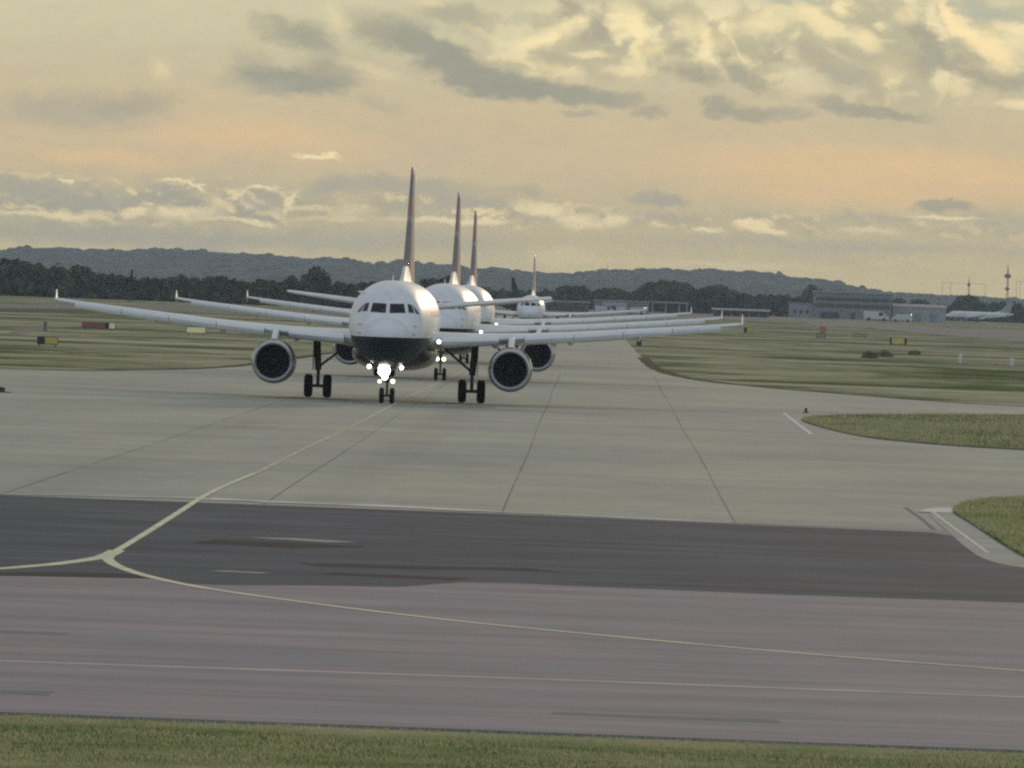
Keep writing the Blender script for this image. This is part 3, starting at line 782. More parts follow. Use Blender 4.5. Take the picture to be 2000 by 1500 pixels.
# ------------------------------------------------------------------ airliner
def mat_fuselage(name, belly, line, fade=True):
    m, t, bs = mat_new(name)
    tcn = t.node('ShaderNodeTexCoord'); x, y, z = t.sep(tcn.outputs['Object'])
    nz = t.noise(tcn.outputs['Object'], 1.4, 5.0, 0.6)
    white = t.mix(t.rng(nz, .3, .7), (0.75, 0.765, 0.78), (0.83, 0.835, 0.84))
    # streaks of dirt that run along the body
    ns = t.noise(t.vmath('MULTIPLY', tcn.outputs['Object'], (3.0, .25, 3.0)), 1.0, 4.0, .6)
    white = t.mix(t.rng(ns, .45, .75, 0, .25), white, (0.50, 0.50, 0.49))
    # nose cone joint
    jn = t.rng(t.math('ABSOLUTE', t.math('SUBTRACT', y, -4.05)), 0.035, 0.01, 0, .45, 'LINEAR')
    white = t.mix(jn, white, (0.3, 0.3, 0.3))
    for yj in (-2.0, -0.1, 2.4, 5.6, 9.0):
        white = t.mix(t.rng(t.math('ABSOLUTE', t.math('SUBTRACT', y, yj)), 0.03, 0.008, 0, .22, 'LINEAR'), white, (0.35, 0.36, 0.38))
    for zj in (3.72, 5.18):
        white = t.mix(t.math('MULTIPLY', t.rng(t.math('ABSOLUTE', t.math('SUBTRACT', z, zj)), 0.022, 0.006, 0, .22, 'LINEAR'), t.math('GREATER_THAN', y, -4.05)), white, (0.35, 0.36, 0.38))
    white = t.mix(t.rng(t.noise(tcn.outputs['Object'], 3.5, 6.0, .7), .52, .72, 0, .28), white, (0.52, 0.53, 0.54))
    # cabin windows
    fy = t.math('ABSOLUTE', t.math('SUBTRACT', t.math('FRACT', t.math('DIVIDE', y, .533)), .5))
    inwin = t.math('MULTIPLY', t.math('LESS_THAN', fy, .22), t.math('LESS_THAN', t.math('ABSOLUTE', t.math('SUBTRACT', z, 4.32)), .16))
    rngy = t.math('MULTIPLY', t.math('GREATER_THAN', y, 1.5), t.math('LESS_THAN', y, 24.0))
    white = t.mix(t.math('MULTIPLY', inwin, rngy), white, (0.03, 0.035, 0.04))
    # doors: outlines only
    for y0 in (-0.6, 25.2):
        ed = t.math('MAXIMUM', t.math('SUBTRACT', t.math('ABSOLUTE', t.math('SUBTRACT', y, y0)), .42), t.math('SUBTRACT', t.math('ABSOLUTE', t.math('SUBTRACT', z, 4.3)), .93))
        white = t.mix(t.rng(t.math('ABSOLUTE', ed), .03, .02, 0, .8, 'LINEAR'), white, (.25, .26, .28))
    # belly colour with a clean painted edge rising gently to the tail
    lz = t.math('ADD', line, t.math('MULTIPLY', t.math('MAXIMUM', t.math('SUBTRACT', y, 17.0), 0.0), .10))
    col_ = t.mix(t.math('LESS_THAN', z, lz), white, belly)
    t.l.new(col_, bs.inputs['Base Color'])
    bs.inputs['Roughness'].default_value = .44
    bs.inputs['Specular IOR Level'].default_value = .12
    bs.inputs['Coat Weight'].default_value = .0
    bs.inputs['Coat Roughness'].default_value = .1
    return m
def mat_fin(name):
    m, t, bs = mat_new(name)
    tcn = t.node('ShaderNodeTexCoord'); x, y, z = t.sep(tcn.outputs['Object'])
    q = t.math('ADD', t.math('MULTIPLY', z, .55), t.math('MULTIPLY', t.math('SINE', t.math('MULTIPLY', y, .9)), .45))
    q = t.math('ADD', q, t.math('MULTIPLY', y, -.18))
    f = t.math('FRACT', t.math('MULTIPLY', q, .55))
    c = t.mix(t.math('GREATER_THAN', f, .38), (0.33, 0.22, 0.20), (0.24, 0.21, 0.215))
    c = t.mix(t.math('GREATER_THAN', t.math('ABSOLUTE', t.math('SUBTRACT', f, .42)), .46), c, (0.35, 0.33, 0.33))
    t.l.new(c, bs.inputs['Base Color']); bs.inputs['Roughness'].default_value = .65
    return m
M['fus'] = mat_fuselage('white and navy fuselage paint', (0.020, 0.027, 0.036), 3.20)
M['fus4'] = mat_fuselage('white and grey fuselage paint', (0.16, 0.17, 0.18), 2.6)
M['finflag'] = mat_fin('red and navy fin paint')
M['fingrey'] = mat_plain('grey fin paint', (0.36, 0.35, 0.31), .45)
M['wing'] = mat_plain('light grey wing paint', (0.76, 0.78, 0.775), .5, var=.07, scale=.8, coat=.05)
M['slat'] = mat_plain('bare leading edge metal', (0.78, 0.79, 0.785), .45, .12, .05)
M['navy'] = mat_plain('navy belly paint', (0.022, 0.028, 0.034), .3, coat=.3)
M['nacelle'] = mat_plain('nacelle paint', (0.03, 0.036, 0.06), .3, coat=.3)
M['lip'] = mat_plain('polished inlet lip', (0.52, 0.53, 0.54), .36, .7, .05)
M['duct'] = mat_plain('inlet duct', (0.14, 0.14, 0.145), .6)
M['fan'] = mat_plain('fan blades', (0.035, 0.036, 0.04), .45, .4)
M['tyre'] = mat_plain('tyre rubber', (0.018, 0.018, 0.018), .85)
M['rim'] = mat_plain('wheel rim', (0.42, 0.42, 0.42), .5, .3)
M['gear'] = mat_plain('landing gear steel', (0.075, 0.075, 0.08), .5, .2)
M['glass'] = mat_plain('cockpit glass', (0.014, 0.017, 0.02), .12, 0, .05, spec=.25)
M['black'] = mat_plain('black rubber seal', (0.02, 0.02, 0.02), .6)
M['lamp'] = mat_emit('landing lamp', (1.0, 0.985, 0.93), 14.0)
M['lamp2'] = mat_emit('taxi lamp', (1.0, 0.90, 0.55), 4.0)
M['rootglint'] = mat_emit('wing root glint', (1.0, 0.97, 0.80), 4.0)  # glow imitating sun caught at the wing root, not a fitted lamp

NG = 5.07                                   # nose wheel station; local y = station - NG
ST = [(0.0, 3.20, 3.16, .02), (.08, 3.40, 2.98, .24), (.25, 3.60, 2.78, .45), (.55, 3.83, 2.55, .73), (1.0, 4.07, 2.33, 1.02), (1.5, 4.28, 2.16, 1.25), (1.9, 4.47, 2.06, 1.39),
      (2.3, 4.80, 1.98, 1.52), (2.7, 5.10, 1.92, 1.62), (3.1, 5.33, 1.87, 1.70), (3.6, 5.54, 1.83, 1.78), (4.3, 5.72, 1.79, 1.86), (5.2, 5.83, 1.765, 1.93), (6.3, 5.885, 1.75, 1.97),
      (7.5, 5.89, 1.75, 1.975), (15, 5.89, 1.75, 1.975), (23.5, 5.89, 1.75, 1.975), (25.5, 5.89, 1.84, 1.95), (27.5, 5.88, 2.12, 1.86), (29.5, 5.85, 2.52, 1.69), (31.5, 5.80, 2.98, 1.43),
      (33.5, 5.72, 3.50, 1.08), (35.3, 5.60, 4.00, .72), (36.6, 5.46, 4.42, .42), (37.5, 5.28, 4.82, .2)]
_s = np.array(ST)
def prof(st):
    """monotone interpolation of the fuselage stations"""
    x = _s[:, 0]; i = int(np.clip(np.searchsorted(x, st) - 1, 0, len(x) - 2))
    h_ = x[i + 1] - x[i]; t = (st - x[i]) / h_; out = []
    for c in (1, 2, 3):
        y = _s[:, c]; d = lambda k: (y[k + 1] - y[k]) / (x[k + 1] - x[k])
        def m_(k):
            if k <= 0 or k >= len(x) - 1: return d(max(0, min(k, len(x) - 2)))
            a, b = d(k - 1), d(k)
            return 0.0 if a * b <= 0 else 2 * a * b / (a + b)
        m0, m1 = m_(i), m_(i + 1)
        out.append((2 * t**3 - 3 * t * t + 1) * y[i] + (t**3 - 2 * t * t + t) * h_ * m0 + (-2 * t**3 + 3 * t * t) * y[i + 1] + (t**3 - t * t) * h_ * m1)
    return out
def front_station(x, z):
    """station at which the nose surface passes the front-view point (x, z)"""
    lo, hi = 0.0, 7.5
    for _ in range(40):
        md = (lo + hi) / 2; zt, zb, hx = prof(md); zc, hz = (zt + zb) / 2, (zt - zb) / 2
        if (x / hx) ** 2 + ((z - zc) / hz) ** 2 > 1: lo = md
        else: hi = md
    return hi
def patch(q, out=.012, n=8):
    """four front-view corners (x, z) laid on the nose skin"""
    m = MB(); vs = []; vb = []
    for j in range(n + 1):
        for i in range(n + 1):
            u, v = i / n, j / n
            x = (q[0][0] * (1 - u) + q[1][0] * u) * (1 - v) + (q[3][0] * (1 - u) + q[2][0] * u) * v
            z = (q[0][1] * (1 - u) + q[1][1] * u) * (1 - v) + (q[3][1] * (1 - u) + q[2][1] * u) * v
            st = front_station(x, z)
            e = 0.01
            nx_ = front_station(x + e, z) - front_station(x - e, z); nz_ = front_station(x, z + e) - front_station(x, z - e)
            nr = Vector((nx_ / (2 * e), -1.0, nz_ / (2 * e))).normalized()
            p = Vector((x, st - NG, z))
            vs.append(p + nr * out); vb.append(p - nr * .02)
    k = n + 1
    m.add(vs, [(j * k + i, j * k + i + 1, (j + 1) * k + i + 1, (j + 1) * k + i) for j in range(n) for i in range(n)])
    o = len(vs); m.v += [tuple(v) for v in vb]
    rimi = [i for i in range(k)] + [j * k + n for j in range(1, k)] + [n * k + i for i in range(n - 1, -1, -1)] + [j * k for j in range(n - 1, 0, -1)]
    for a, b in zip(rimi, rimi[1:] + rimi[:1]): m.f.append((a, b, o + b, o + a))
    return m
def airfoil(chord, thick, n=11):
    """closed section, (y backwards, z up)"""
    xs_ = [(1 - math.cos(math.pi * i / n)) / 2 for i in range(n + 1)]
    yt = lambda x: 5 * thick * (.2969 * math.sqrt(x) - .126 * x - .3516 * x * x + .2843 * x**3 - .1015 * x**4)
    up_ = [(x * chord, (yt(x) + .02 * math.sin(math.pi * x)) * chord) for x in xs_]
    lo_ = [(x * chord, (-yt(x) * .95 + .008 * math.sin(math.pi * x)) * chord) for x in xs_[1:-1]]
    return up_ + lo_[::-1]
def surface(m, secs, vertical=False):
    """secs = [(span, z, station of leading edge, chord, thickness ratio, twist deg)]"""
    rings = []
    for sp, z, le, ch, th, tw in secs:
        ring = []
        for a, b in airfoil(ch, th):
            if vertical: ring.append((b, le + a - NG, z))
            else:
                c, s_ = math.cos(R(tw)), math.sin(R(tw))
                ring.append((sp, le + a * c + b * s_ - NG, z - a * s_ + b * c))
        rings.append(ring)
    m.loft(rings)
    return m
def wheel(root_obj, x, y, r, w):
    t = MB(); t.revolve([(-w/2, r*.62), (-w/2*1.02, r*.80), (-w*.40, r*.95), (-w*.22, r), (w*.22, r), (w*.40, r*.95), (w/2*1.02, r*.80), (w/2, r*.62)], (x, y, r), 'X', 36, close0=False, close1=False)
    wh = t.build('wheel', M['tyre'], root_obj, True)
    h_ = MB(); h_.revolve([(-w*.36, .01), (-w*.36, r*.2), (-w*.30, r*.3), (-w*.42, r*.55), (-w*.46, r*.62), (w*.46, r*.62), (w*.42, r*.55), (w*.30, r*.3), (w*.36, r*.2), (w*.36, .01)], (x, y, r), 'X', 28)
    h_.build('rim', M['rim'], wh, True)
    return wh
def lamp(root_obj, name, c, r, mat):
    m = MB(); m.revolve([(0, r*1.12), (.02, r*1.15), (.12, r*.9), (.2, r*.4)], c, 'Y', 20, close0=True)
    o = m.build(name, M['gear'], root_obj, True)
    l = MB(); l.revolve([(-.055, r*.25), (-.045, r*.6), (-.02, r*.9), (-.004, r)], c, 'Y', 20)
    l.build('lens', mat, o, True)
    return o
def build_airliner(label, fus='fus', fin='finflag', tail_half=6.22, lights=True, belly='navy', group=None):  # lights switches only the added glint at the wing root
    root = empty('airliner', (0, 0, 0)); tag(root, label, 'airliner', group)
    # fuselage
    f = MB(); rings = []; sts = [0, .02, .05, .1, .16, .24, .34] + list(np.arange(.45, 7.6, .14)) + list(np.arange(8, 24, 1.0)) + list(np.arange(24, 37.5, .4)) + [37.5]
    for st in sts:
        zt, zb, hx = prof(st); zc, hz = (zt + zb) / 2, (zt - zb) / 2
        rings.append([(hx * math.cos(2*math.pi*i/64), st - NG, zc + hz * math.sin(2*math.pi*i/64)) for i in range(64)])
    f.loft(rings)
    fo = f.build('fuselage', M[fus], root, True)
    panes = [[(.085, 4.33), (.83, 4.36), (.735, 4.79), (.085, 4.77)], [(.985, 4.39), (1.24, 4.37), (1.09, 4.75), (.90, 4.79)], [(1.32, 4.35), (1.49, 4.32), (1.185, 4.70), (1.145, 4.73)]]
    for s in (-1, 1):
        for q in panes:
            patch([(s * a, b) for a, b in q]).build('windscreen_pane', M['glass'], fo, True)
        wp = MB(); a = (s*.16, 4.35); b = (s*.62, 4.56)
        wp.tube(Vector((a[0], front_station(*a) - NG - .04, a[1])), Vector((b[0], front_station(*b) - NG - .04, b[1])), .018, .012, 6)
        wp.build('wiper', M['black'], fo)
        # pitot probes
        for z_ in (3.35, 3.75):
            st = front_station(s*1.25, z_); pb = MB(); pb.tube((s*1.24, st-NG, z_), (s*1.38, st-NG-.02, z_), .02, .015, 6); pb.tube((s*1.38, st-NG+.04, z_), (s*1.38, st-NG-.2, z_), .015, .01, 6)
            pb.build('probe', M['gear'], fo)
    ant = MB(); ant.loft([[(x_, y_, 5.86) for x_, y_ in ((0, 3.0), (.03, 3.25), (0, 3.6), (-.03, 3.25))], [(x_, y_, 6.15) for x_, y_ in ((0, 3.3), (.015, 3.4), (0, 3.62), (-.015, 3.4))]])
    ant.build('antenna', M['wing'], fo)
    # belly fairing
    b_ = MB(); rings = []
    for q in np.linspace(0, 1, 18):
        st = 10.6 + 11.2 * q; k = math.sin(math.pi * min(1, max(0, q)) ) ** .45 if 0 < q < 1 else 0.02
        hx = 2.02 * (.75 + .25 * k) + .06 * k; zt, zb = 3.1, 2.1 - .62 * k
        rings.append([(hx * math.copysign(abs(math.cos(a)) ** .75, math.cos(a)), st - NG, (zt + zb)/2 + (zt - zb)/2 * math.copysign(abs(math.sin(a)) ** .85, math.sin(a))) for a in [2*math.pi*i/40 for i in range(40)]])
    b_.loft(rings); b_.build('belly_fairing', M[belly], root, True)
    for s in (-1, 1):
        # wing: flexed upwards to the tip
        secs = []
        for sp, z, le, ch, th, tw in ((1.5, 3.00, 11.35, 6.6, .135, 2.0), (2.6, 3.06, 11.95, 5.75, .13, 2.0), (4.2, 3.14, 12.8, 4.8, .122, 1.8), (6.4, 3.29, 13.95, 3.85, .115, 1.3), (9.0, 3.50, 15.25, 3.2, .112, .8),
                                      (11.7, 3.76, 16.6, 2.65, .11, .4), (14.4, 4.03, 17.95, 2.1, .108, 0), (16.2, 4.23, 18.85, 1.72, .105, 0), (16.95, 4.32, 19.25, 1.5, .10, 0)):
            secs.append((s * sp, z, le, ch, th, tw))
        w = surface(MB(), secs).build('wing', M['wing'], root, True)
        # drooped slats in two runs, inboard and outboard of the engine
        for i0, i1, nseg in ((2.35, 5.15, 1), (6.35, 16.0, 4)):
            for k in range(nseg):
                a0 = i0 + (i1 - i0) * k / nseg + .02; a1 = i0 + (i1 - i0) * (k + 1) / nseg - .02
                rings = []
                for sp in np.linspace(a0, a1, 5):
                    A = np.array([(abs(q[0]), q[1], q[2], q[3]) for q in secs])
                    z = np.interp(sp, A[:, 0], A[:, 1]); le = np.interp(sp, A[:, 0], A[:, 2]); ch = np.interp(sp, A[:, 0], A[:, 3])
                    d = ch * .15; t_ = .19 + .024 * ch
                    sec = [(d * .9, t_ * .75), (d * .5, t_ * .66), (d * .15, t_ * .36), (0, 0), (d * .05, -t_ * .45), (d * .25, -t_ * .78), (d * .4, -t_ * .55), (d * .5, .02), (d * .85, t_ * .62)]
                    rings.append([(s * sp, le - d * .55 + a - NG, z - .055 + b) for a, b in sec])
                MB().loft(rings).build('slat', M['slat'], w, True)
        # flaps slightly lowered
        for a0, a1 in ((2.2, 6.2), (6.35, 12.6)):
            rings = []
            for sp in np.linspace(a0, a1, 5):
                A = np.array([(abs(q[0]), q[1], q[2], q[3]) for q in secs])
                z = np.interp(sp, A[:, 0], A[:, 1]); te = np.interp(sp, A[:, 0], A[:, 2] + A[:, 3]); ch = np.interp(sp, A[:, 0], A[:, 3])
                d = ch * .2; sec = [(0, -.02), (d * .3, .04), (d, -.19), (d * .95, -.22), (d * .3, -.13), (.02, -.12)]
                rings.append([(s * sp, te - d * .3 + a - NG, z - .12 + b) for a, b in sec])
            MB().loft(rings).build('flap', M['wing'], w, True)
        for sp in (4.9, 8.6, 11.9):
            A = np.array([(abs(q[0]), q[1], q[2] + q[3]) for q in secs]); z = np.interp(sp, A[:, 0], A[:, 1]); te = np.interp(sp, A[:, 0], A[:, 2])
            MB().revolve([(-2.2, .02), (-1.8, .1), (-1.0, .17), (0, .17), (.6, .1), (1.0, .02)], (s * sp, te - NG, z - .30), 'Y', 12).build('flap_track_fairing', M['wing'], w, True)
        fe = MB()
        rg = []
        for zz, le, ch in ((-.38, 20.2, .35), (-.1, 19.6, 1.0), (0.0, 19.25, 1.45), (.15, 19.6, 1.1), (.52, 20.35, .42)):
            rg.append([(s * (17.0 + abs(zz) * .06) + b, le + a - NG, 4.33 + zz) for a, b in airfoil(ch, .07, 8)])
        fe.loft(rg); fe.build('wingtip_fence', M['wing'], w, True)
        # engine
        ec = (s * 5.75, 10.75 - NG, 1.76)
        n_ = MB(); n_.revolve([(.16, 1.0), (.35, 1.035), (.9, 1.085), (1.6, 1.09), (2.4, 1.05), (3.1, .95), (3.3, .90), (3.28, .86), (2.8, .80)], ec, 'Y', 48, close0=False, close1=False)
        eo = n_.build('engine', M['nacelle'], root, True)
        MB().revolve([(.162, .998), (.08, .98), (.02, .945), (.0, .90), (.03, .85), (.10, .82), (.2, .805)], ec, 'Y', 48, close0=False, close1=False).build('inlet_lip', M['lip'], eo, True)
        MB().revolve([(.2, .805), (.4, .80), (1.0, .855), (1.12, .86)], ec, 'Y', 48, close0=False, close1=False).build('inlet_duct', M['duct'], eo, True)
        fb = MB(); fb.revolve([(1.1, .02), (1.1, .86), (1.16, .86), (1.16, .02)], ec, 'Y', 40)
        for k in range(24):
            a = 2*math.pi*k/24; u = Vector((math.cos(a), 0, math.sin(a))); v = Vector((-math.sin(a), 0, math.cos(a)))
            c0 = Vector(ec) + Vector((0, 1.02, 0))
            p = [c0 + u*.22 - v*.03, c0 + u*.84 - v*.10, c0 + u*.84 + v*.06 + Vector((0, .09, 0)), c0 + u*.22 + v*.02 + Vector((0, .09, 0))]
            q = [x_ + Vector((0, .012, 0)) for x_ in p]
            fb.loft([p, q])
        fb.build('fan', M['fan'], eo)
        MB().revolve([(.62, .005), (.68, .06), (.85, .17), (1.02, .245)], ec, 'Y', 24).build('spinner', M['gear'], eo, True)
        MB().revolve([(2.7, .62), (3.3, .58), (4.3, .40), (4.35, .36)], ec, 'Y', 32).build('exhaust_cone', M['gear'], eo, True)
        py = MB(); rings = []
        for z_, y0, y1, hw in ((2.62, 11.9, 16.2, .17), (2.85, 11.35, 16.0, .165), (3.10, 12.1, 16.6, .16), (3.34, 13.0, 17.0, .14)):
            L = y1 - y0
            rings.append([(s*5.75 + (hw * k), y0 + L * t - NG, z_) for t, k in ((0, 0), (.03, .75), (.12, 1), (.7, .9), (1, .05), (.7, -.9), (.12, -1), (.03, -.75))])
        py.loft(rings); py.build('pylon', M['wing'], eo, True)
        # main gear
        yy = 17.71 - NG; X = s * 3.795
        mg = MB(); mg.tube((X, yy, .57), (X, yy, 1.45), .085, .09, 12); mg.tube((X, yy, 1.35), (X + s*.12, yy, 3.02), .16, .18, 14)
        mg.tube((X - .56, yy, .57), (X + .56, yy, .57), .085, None, 10)
        mg.tube((X, yy - .05, 1.5), (X - s*1.55, yy - .1, 2.75), .065, .06, 8)
        mg.tube((X, yy - .22, 1.15), (X, yy - .32, .85), .03, None, 6); mg.tube((X, yy - .1, .62), (X, yy - .32, .85), .03, None, 6)
        mgo = mg.build('main_gear', M['gear'], root, True)
        for dx_ in (-.465, .465): wheel(mgo, X + dx_, yy, .57, .40)
        gd = MB(); gd.prism([(X + s*.24, yy - .45), (X + s*.27, yy - .45), (X + s*.27, yy + .45), (X + s*.24, yy + .45)], 1.35, 2.85)
        gd.build('gear_door', M['gear'], mgo)
        # tailplane
        ts = tail_half
        surface(MB(), [(s * .5, 4.48, 31.6, 4.0, .10, 0), (s * ts * .5, 4.48 + (5.15 - 4.48) * .47, 33.25, 2.75, .10, 0), (s * ts * .97, 5.12, 34.85, 1.5, .10, 0), (s * ts, 5.15, 35.05, 1.2, .08, 0)]).build('tailplane', M['wing'], root, True)
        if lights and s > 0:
            lamp(w, 'root_glint', (s * 2.26, 10.85 - NG, 3.0), .10, M['rootglint'])  # added glowing disc in place of a sunlit glint on the root fairing
    # fin
    fn = surface(MB(), [(0, 5.55, 28.6, 6.9, .085, 0), (0, 6.0, 29.6, 6.1, .095, 0), (0, 7.5, 31.1, 5.0, .085, 0), (0, 9.5, 32.85, 3.7, .08, 0), (0, 11.3, 34.4, 2.55, .075, 0), (0, 11.72, 34.85, 2.1, .07, 0), (0, 11.76, 35.0, 1.8, .05, 0)], True).build('fin', M[fin], root, True)
    df = MB(); df.loft([[(x_, y_ - NG, 5.80) for x_, y_ in ((0, 26.6), (.20, 28.3), (.34, 30.2), (.1, 31.5), (-.1, 31.5), (-.34, 30.2), (-.20, 28.3))], [(x_, y_ - NG, 6.15) for x_, y_ in ((0, 28.0), (.08, 28.9), (.24, 30.2), (.1, 31.5), (-.1, 31.5), (-.24, 30.2), (-.08, 28.9))],
             [(x_, y_ - NG, 6.65) for x_, y_ in ((0, 29.5), (.05, 30.0), (.17, 30.8), (.1, 31.5), (-.1, 31.5), (-.17, 30.8), (-.05, 30.0))]])
    df.build('dorsal_fairing', M['wing'], root, True)
    # nose gear
    ng = MB(); ng.tube((0, 0, .38), (0, .02, 1.1), .06, .065, 10); ng.tube((0, .02, 1.0), (0, .05, 1.95), .10, .12, 12)
    ng.tube((-.27, 0, .38), (.27, 0, .38), .055, None, 8); ng.tube((0, .1, 1.3), (0, 1.2, 1.95), .04, None, 8)
    ng.tube((-.13, -.06, 1.28), (.13, -.06, 1.28), .05, None, 8)
    ngo = ng.build('nose_gear', M['gear'], root, True)
    for dx_ in (-.25, .25): wheel(ngo, dx_, 0, .38, .22)
    for s in (-1, 1):
        MB().prism([(s*.42, -.5), (s*.45, -.5), (s*.45, 1.4), (s*.42, 1.4)], 1.5, 1.95).build('gear_door', M['wing'], ngo)
    return root, ngo

lead, lead_gear = build_airliner('white airliner with navy belly and brilliant nose lamps, foremost of the queue on the taxiway', group='airliners queuing on the taxiway')
second = copy_tree(lead); third = copy_tree(lead)
second['label'] = 'white airliner second in the queue, two small yellowish lamps on its nose leg'
third['label'] = 'white airliner third in the queue, its nose half hidden behind the second one'
def Dn(s_): return F / s_
lead.location = (-11.5, 385.0, .05)
second.location = (-11.4, 488.0, .05)
third.location = (-12.35, 603.0, .05); third.rotation_euler.z = R(.25); second.rotation_euler.z = R(-.15)
lamp(lead_gear, 'landing_light', (-.17, -.16, 1.58), .29, M['lamp'])
lamp(lead_gear, 'landing_light', (-.12, -.14, 1.26), .13, M['lamp'])
lamp(lead_gear, 'turnoff_light', (.19, -.10, 2.0), .10, M['lamp'])
lamp(lead_gear, 'taxi_light', (-.36, -.12, 1.05), .08, M['lamp2'])
lamp(lead_gear, 'taxi_light', (.27, -.12, 1.07), .10, M['lamp2'])
for xx in (-.88, .66):
    lamp(lead_gear, 'turnoff_light', (xx, -.05, 1.74), .09, M['lamp'])
    b = MB(); b.tube((0, 0, 1.72), (xx, 0, 1.74), .03, None, 6); b.build('lamp_bracket', M['gear'], lead_gear)
sec_gear = [o for o in bpy.data.objects if o.parent == second and o.name.startswith('nose_gear')][0]
lamp(sec_gear, 'taxi_light', (-.20, -.12, 1.30), .12, M['lamp2'])
lamp(sec_gear, 'taxi_light', (.20, -.12, 1.30), .12, M['lamp2'])

regional, _ = build_airliner('small white jet with grey fin, last and farthest of the queue', 'fus4', 'fingrey', 3.0, False, 'wing')
regional.location = (-12.6, 1010.0, .05); regional.scale = (.86,) * 3
parked = copy_tree(regional)
p0 = gp(1846, 632)
parked.location = (at(1846 + 18, 617, 2900).x, 2900, 0.06); parked.rotation_euler = (0, 0, R(-90 + 6)); parked.scale = (.66,) * 3
parked['label'] = 'white jet parked side-on at the far right, in front of the dark trees'

# ------------------------------------------------------------------ signs and small field equipment
M['signyellow'] = mat_plain('yellow sign face', (0.55, 0.48, 0.12), .5, var=.1, scale=6)
M['signpale'] = mat_plain('pale yellow sign face', (0.72, 0.66, 0.36), .5, var=.1, scale=6)
M['signdull'] = mat_plain('weathered pale sign face', (0.34, 0.34, 0.23), .8)
M['signred'] = mat_plain('red sign face', (0.22, 0.085, 0.07), .5, var=.15, scale=5)
M['signblack'] = mat_plain('black sign face', (0.03, 0.035, 0.02), .5)
M['signwhite'] = mat_plain('white sign face', (0.62, 0.62, 0.5), .5)
M['signframe'] = mat_plain('dark sign frame', (0.05, 0.055, 0.04), .6)
M['orange'] = mat_plain('orange paint', (0.42, 0.24, 0.08), .6)
for k_, c_, e_ in (('signyellow', (0.55, 0.50, 0.16), .03), ('signpale', (0.8, 0.74, 0.42), .16), ('signwhite', (.6, .6, .5), .15), ('signred', (.3, .10, .08), .06)):
    bs_ = [n for n in M[k_].node_tree.nodes if n.type == 'BSDF_PRINCIPLED'][0]
    bs_.inputs['Emission Color'].default_value = c_ + (1,); bs_.inputs['Emission Strength'].default_value = e_
M['white'] = mat_plain('white enamel', (0.72, 0.72, 0.68), .5)
def sign(x0, x1, ytop, ybot, label, panels):
    """panels = [(share of the width, material)] from left to right"""
    a, b = gp(x0, ybot), gp(x1, ybot); c = (a + b) / 2; s = F / c.y
    W_ = (x1 - x0) / s; z1 = (ybot - ytop) / s + .0; z0 = .22 * z1
    root = empty('guidance_sign', (c.x, c.y, 0)); tag(root, label, 'sign', 'airfield guidance signs')
    cab = MB(); cab.box(-W_/2 - .04, W_/2 + .04, 0, .22, z0, z1 + .03, .02); cab.build('cabinet', M['signframe'], root)
    x = -W_/2
    for sh_, mt in panels:
        w = W_ * sh_
        MB().box(x + .015, x + w - .015, -.03, -.002, z0 + .05, z1 - .02).build('face_panel', M[mt], root); x += w
    for sx in (-.8, .8):
        l = MB(); l.tube((sx * W_/2, .11, 0), (sx * W_/2, .11, z0 - .001), .035, None, 8); l.box(sx*W_/2 - .1, sx*W_/2 + .1, .01, .21, 0, .03); l.build('leg', M['signframe'], root)
sign(73, 112, 658, 677, 'black and yellow guidance sign, nearest one in the left grass', [(.36, 'signblack'), (.64, 'signyellow')])
sign(160, 224, 630, 645, 'long red guidance sign with a pale end panel in the left grass', [(.36, 'signred'), (.34, 'signred'), (.12, 'signblack'), (.18, 'signwhite')])
sign(364, 401, 639, 654, 'pale yellow guidance sign under the front airliner wing', [(1.0, 'signpale')])
sign(1738, 1770, 660, 676, 'yellow guidance sign with dark ends in the right grass', [(.1, 'signblack'), (.78, 'signyellow'), (.12, 'signblack')])
sign(1594, 1612, 651, 662, 'small pale sign beside the orange marker in the right grass', [(1.0, 'signdull')])
sign(1666, 1692, 651, 661, 'low pale sign between the orange marker and the yellow sign', [(1.0, 'signdull')])
sign(1453, 1471, 640, 652, 'small yellowish sign just right of the front airliner wingtip', [(.3, 'signblack'), (.7, 'signyellow')])
def post(px_, ytop, ybot, wpx, label, name='marker_post', mat='white', cat='marker'):
    p = gp(px_, ybot); s = F / p.y; H = (ybot - ytop) / s; w = wpx / s / 2
    root = empty(name, (p.x, p.y, 0)); tag(root, label, cat)
    b = MB(); b.box(-w, w, -w, w, .06, H * .86, w * .3); b.build('post', M[mat], root)
    b = MB(); b.revolve([(H * .861, w * 1.1), (H * .92, w * 1.1), (H, w * .5)], (0, 0, 0), 'Z', 10); b.build('cap', M[mat], root, True)
    b = MB(); b.box(-w * 1.5, w * 1.5, -w * 1.5, w * 1.5, 0, .059); b.build('base', M['faded'], root)
post(1875, 692, 710, 6, 'white slender marker post in the right grass')
post(1976, 700, 715, 9, 'stout white marker box near the right edge')
post(88, 628, 646, 6, 'pale marker post above the nearest yellow sign', mat='faded')
post(1248, 655, 676, 10, 'dark equipment box at the right edge of the taxiway', 'equipment_box', 'signframe', 'box')
post(1607, 636, 652, 12, 'orange marker box in the right grass', 'marker_box', 'orange', 'marker')
def low_light(px_, py_, label, sz=.35):
    p = gp(px_, py_); root = empty('taxiway_light', (p.x, p.y, .03)); tag(root, label, 'light')
    MB().revolve([(0, sz * .5), (.04, sz * .45), (.06, sz * .2), (.16, sz * .18)], (0, 0, 0), 'Z', 14).build('base', M['signframe'], root, True)
    MB().revolve([(.161, sz * .2), (.22, sz * .2), (.27, sz * .08)], (0, 0, 0), 'Z', 14).build('dome', M['black'], root, True)
low_light(1, 768, 'dark low light fitting on the concrete at the left edge', 1.1)
low_light(1574, 808, 'tiny dark light fitting left of the second grass island', .35)
